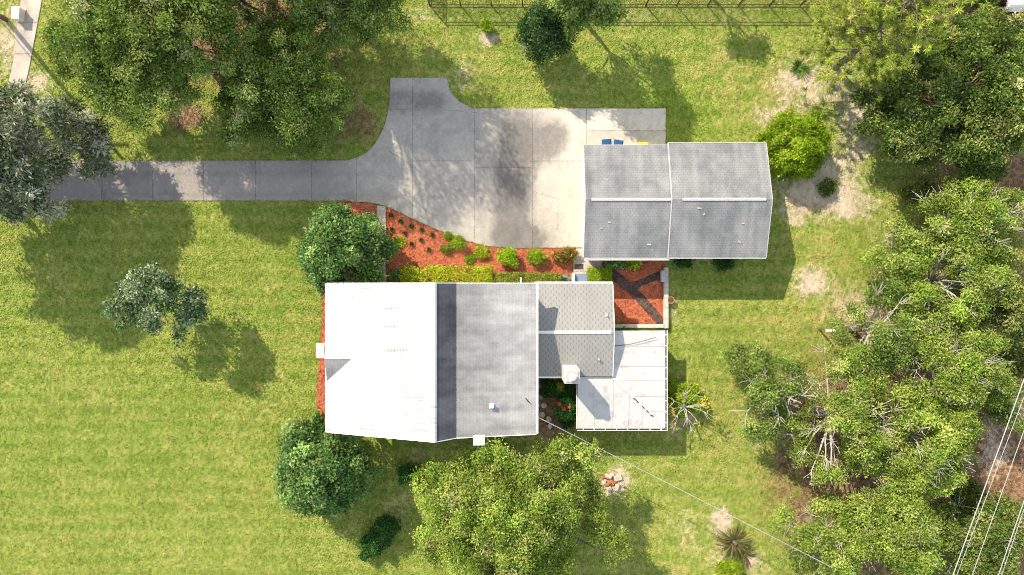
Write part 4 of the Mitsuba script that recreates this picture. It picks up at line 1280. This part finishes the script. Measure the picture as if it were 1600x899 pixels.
for lab, row in (('upper', ((612, 337), (627, 347), (644, 354), (660, 360), (676, 368))), ('lower', ((613, 359), (633, 365), (644, 382), (659, 376), (671, 391)))):
    for no, xy in zip(('first', 'second', 'third', 'fourth', 'fifth'), row):
        tuft('grass_tuft', f'small dark green tuft in red mulch, {no} from the sandy path in the {lab} row', xy, .17, .28, 110, DARK, 'dark tufts in two rows in the red mulch', .032, flat=.15)
tuft('cycad', 'dark green spiky cycad on bare ground left of the pine', (1247, 106), .75, .6, 90, ([(.05, .12, .02), (.09, .19, .03), (.2, .28, .05)], [.4, .4, .2]), width=.09)
shrub('shrub', 'lone small yellow green bush on a sandy ring near the fence', (760, 47), 10, .9, LIME, dens=22, leaf=(.13, .05))
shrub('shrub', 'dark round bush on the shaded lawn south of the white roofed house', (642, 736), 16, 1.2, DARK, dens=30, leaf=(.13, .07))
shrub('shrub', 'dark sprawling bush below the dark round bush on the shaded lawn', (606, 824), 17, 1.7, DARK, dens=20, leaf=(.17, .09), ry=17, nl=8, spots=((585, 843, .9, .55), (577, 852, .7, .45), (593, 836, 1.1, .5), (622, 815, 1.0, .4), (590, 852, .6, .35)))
shrub('shrub', 'dark courtyard shrub against the garage south wall', (962, 406), 26, 1.4, MAG, dens=16, leaf=(.2, .08), ry=11, nl=10)
shrub('shrub', 'pale leafed plant arching out of the dark courtyard shrub', (984, 411), 13, 1.1, YEL, dens=16, leaf=(.26, .08), ry=9)
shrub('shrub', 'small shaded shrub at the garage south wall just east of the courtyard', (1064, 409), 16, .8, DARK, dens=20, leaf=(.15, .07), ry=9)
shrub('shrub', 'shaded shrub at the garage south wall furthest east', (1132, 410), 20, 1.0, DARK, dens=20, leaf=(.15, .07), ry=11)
shrub('shrub', 'low green plants by the wall south of the red courtyard', (972, 511), 14, .35, MAG, dens=22, leaf=(.12, .05), ry=4)
# side garden
fl = shrub('flowering_shrub', 'green shrub with three red flower heads in the side garden', (881, 635), 17, 2.3, ([(.05, .15, .03), (.09, .24, .05), (.17, .34, .09)], [.3, .4, .3]), dens=24, leaf=(.17, .09))
for (px, py) in ((874, 632), (881, 639), (889, 636)):
    q = P(px, py, 2.35)
    d = unit(rng.normal(size=(60, 3)) + [0, 0, .6])
    v, f, col = leaf_mesh(q + d * .13, d, unit(np.cross(d, rng.normal(size=d.shape))), .1, .08, palette(60, [(.62, .09, .04), (.72, .16, .08)], [1, 1]), .1)
    part(fl, 'flower', (v, f), 'leaf', color=col)
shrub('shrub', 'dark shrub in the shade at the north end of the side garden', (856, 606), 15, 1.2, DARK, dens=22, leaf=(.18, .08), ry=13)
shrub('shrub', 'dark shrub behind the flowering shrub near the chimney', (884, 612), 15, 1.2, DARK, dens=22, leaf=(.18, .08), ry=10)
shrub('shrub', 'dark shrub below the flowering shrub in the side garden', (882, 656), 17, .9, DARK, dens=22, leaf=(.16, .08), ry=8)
shrub('shrub', 'small yellow plant near the chimney in the side garden', (873, 603), 5, 1.1, YEL, dens=34, leaf=(.13, .07))
# by the patio room
shrub('shrub', 'yellow green shrub against the east wall of the patio room', (1067, 624), 29, 1.35, LIME, dens=26, leaf=(.17, .08), ry=27, nl=14)
shrub('shrub', 'darker green shrub north of the yellow green one at the patio room', (1049, 607), 13, 1.2, LIME, dens=24, leaf=(.15, .06), ry=17)
bt = thing('bare_tree', 'small bare tree with spreading pale branches by the patio room', 'tree')
c = W(1062, 632)
trk = np.array([c[0], c[1], 0])
fk_ = np.array([c[0], c[1], 1.3])
part(bt, 'trunk', tube([trk, trk + [0, .02, .7], fk_], [.09, .075, .07], 8), 'bark_pale', smooth=True)
bb, tw, fo = [], [], []
for i in range(17):
    a = i / 17 * 6.28 + rng.normal() * .2
    L = rng.uniform(.55, 1.25)
    e = fk_ + np.array([math.cos(a) * L, math.sin(a) * L, rng.uniform(.5, 1.4)])
    bb.append(limb(fk_ + [0, 0, -.2 * rng.random()], e, .03, .016, .25, 6, 0, 6))
    for k in range(3):
        e2 = e + np.array([math.cos(a + rng.normal() * .7), math.sin(a + rng.normal() * .7), rng.uniform(.2, .8)]) * rng.uniform(.3, .7)
        bb.append(limb(e, e2, .016, .009, .2, 4, 0, 5))
        if rng.random() < .22:
            fo.append(e2)
part(bt, 'branches', cat(bb), 'bark_pale', smooth=True)
fo.append(P(1054, 667, 2.3))
fo = np.array(fo)
v, f, col = sprays_to_leaves(fo, np.tile([0, 0, 1.0], (len(fo), 1)), 9, .24, .10, .07, [(.40, .36, .03), (.5, .42, .04)], [1, 1])
part(bt, 'leaves', (v, f), 'leaf', color=col)
# yucca
YUC = ([(.07, .10, .03), (.15, .16, .05), (.26, .22, .09), (.13, .09, .05)], [.3, .3, .2, .2])
yk = tuft('yucca', 'tall spiky olive brown yucca near the bottom edge', (1146, 846), 1.35, .9, 120, YUC, width=.085, catg='plant', flat=.5, droop=.35)
part(yk, 'trunk', tube([(*W(1146, 846), 0), (*W(1146, 846), .5)], .1, 8), 'bark')
tuft('yucca', 'smaller dry spiky yucca leaning over at the lower side of the tall yucca', (1163, 866), 1.1, .5, 70, YUC, width=.08, catg='plant', flat=.5, droop=.35)
shrub('shrub', 'vivid green bush at the bottom edge under the yucca', (1136, 890), 18, .9, LIME, dens=24, leaf=(.18, .06))
# top right
for (px, py, r, lab) in ((1495, -4, 16, 'dark bush at the top edge right of the pine'), (1530, 0, 18, 'olive bush at the top edge left of the white vehicle')):
    shrub('shrub', lab, (px, py), r, 1.6, OAK, dens=14, leaf=(.2, .08), nl=10)
for (px, py, r, h, lab) in ((1430, 300, 22, 1.2, 'low bush in the shade under the dark broadleaf tree'), (1575, 560, 26, 1.4, 'low undergrowth bush at the right edge of the wood'), (1500, 780, 34, 1.6, 'undergrowth bush beneath the power lines'), (1570, 800, 30, 1.5, 'undergrowth bush at the right edge beneath the power lines'),
                           (1290, 292, 13, .6, 'small dark bush on bare sand beside the round bush tree')):
    shrub('shrub', lab, (px, py), r, h, DKOAK, dens=12, leaf=(.18, .08), nl=10, lobe=.42)

# ------------------------------------------------------------------ stuff: grass blades, dry leaves, mulch chips
solid = unary_union([drive.buffer(-.05), wk, bed_front, bed_west, bed_strip, bed_court, wp, pth, sbox(XW + .4, YS + .4, XE - .3, YN - .3), sbox(X0, Y0 + .3, X1 - .2, Y1 - .3), sbox(WX + .3, S1_ + .3, E1 - .3, N1 - .3), sbox(GW + .2, GS + .3, GE - .2, GN - .2), Point(*W(960, 752)).buffer(.9)])
N = 420000
pp = np.vstack([rng.uniform((-37, -21.5), (37, 21.5), (N, 2)), rng.uniform((-50, -34), (50, 34), (110000, 2))])
bare = np.clip(field(pp[:, 0], pp[:, 1], SAND), 0, 1) * 1.1 + np.clip(field(pp[:, 0], pp[:, 1], LITTER), 0, 1) * .8
cl = meshkit.fbm(np.column_stack([pp * .8, pp[:, :1] * 0]), 3, 4)
keep = (rng.random(len(pp)) > bare) & (rng.random(len(pp)) < .6 + .6 * cl)
pp = pp[keep]
pp = pp[~shapely.contains_xy(solid, pp[:, 0], pp[:, 1])]
n = len(pp)
d = unit(np.column_stack([rng.normal(size=(n, 2)) * .9, np.full(n, .55)]))
sd = unit(np.cross(d, rng.normal(size=(n, 3))))
L, wd = rng.uniform(.06, .13, n)[:, None], rng.uniform(.02, .045, n)[:, None]
b0 = np.column_stack([pp, np.full(n, -.005) + .06 * shapely.contains_xy(drive.buffer(.01), pp[:, 0], pp[:, 1])])
v = np.stack([b0 - sd * wd, b0 + sd * wd, b0 + d * L], 1).reshape(-1, 3)
f = np.arange(3 * n).reshape(-1, 3)
gk = newkey('grass')
scene[gk] = mikit.ply((v, f), 'lawn')
labels[gk] = {'label': 'short yellow green grass blades of the lawn', 'category': 'grass', 'kind': 'stuff'}


def flakes(name, pts, z, size, cols, wts, label):
    n = len(pts)
    nr = unit(rng.normal(size=(n, 3)) * .35 + [0, 0, 1])
    tn = rng.normal(size=(n, 3))
    v, f, col = leaf_mesh(np.column_stack([pts, np.full(n, z) + rng.uniform(0, .03, n)]), nr, tn, rng.uniform(.7, 1.3, n) * size[0], size[1], palette(n, cols, wts), .15)
    k = newkey(name)
    scene[k] = mikit.ply((v, f), 'chip', color=col)
    labels[k] = {'label': label, 'category': name.replace('_', ' '), 'kind': 'stuff'}


pp = rng.uniform((-15, -9.5), (11.2, 7), (60000, 2))
beds = unary_union([bed_front, bed_west, bed_strip, bed_court.difference(path_poly)])
pp = pp[shapely.contains_xy(beds.buffer(.04), pp[:, 0], pp[:, 1])]
flakes('mulch_chips', pp, .05, (.13, .04), [(.30, .055, .025), (.45, .10, .04), (.55, .16, .07), (.2, .05, .03)], [.35, .35, .15, .15], 'red wood chips spread over the beds')
pp = rng.uniform((-37, -21.5), (37, 21.5), (160000, 2))
dn = np.clip(field(pp[:, 0], pp[:, 1], LITTER), 0, 1) * .5 + .03 * np.clip(field(pp[:, 0], pp[:, 1], STRAW), 0, 1)
pp = pp[rng.random(len(pp)) < dn]
pp = pp[~shapely.contains_xy(solid, pp[:, 0], pp[:, 1])]
flakes('dry_leaves', pp, .02, (.12, .07), [(.20, .12, .07), (.32, .2, .12), (.42, .3, .2), (.12, .08, .05)], [.35, .35, .15, .15], 'brown dry leaves scattered under the trees')
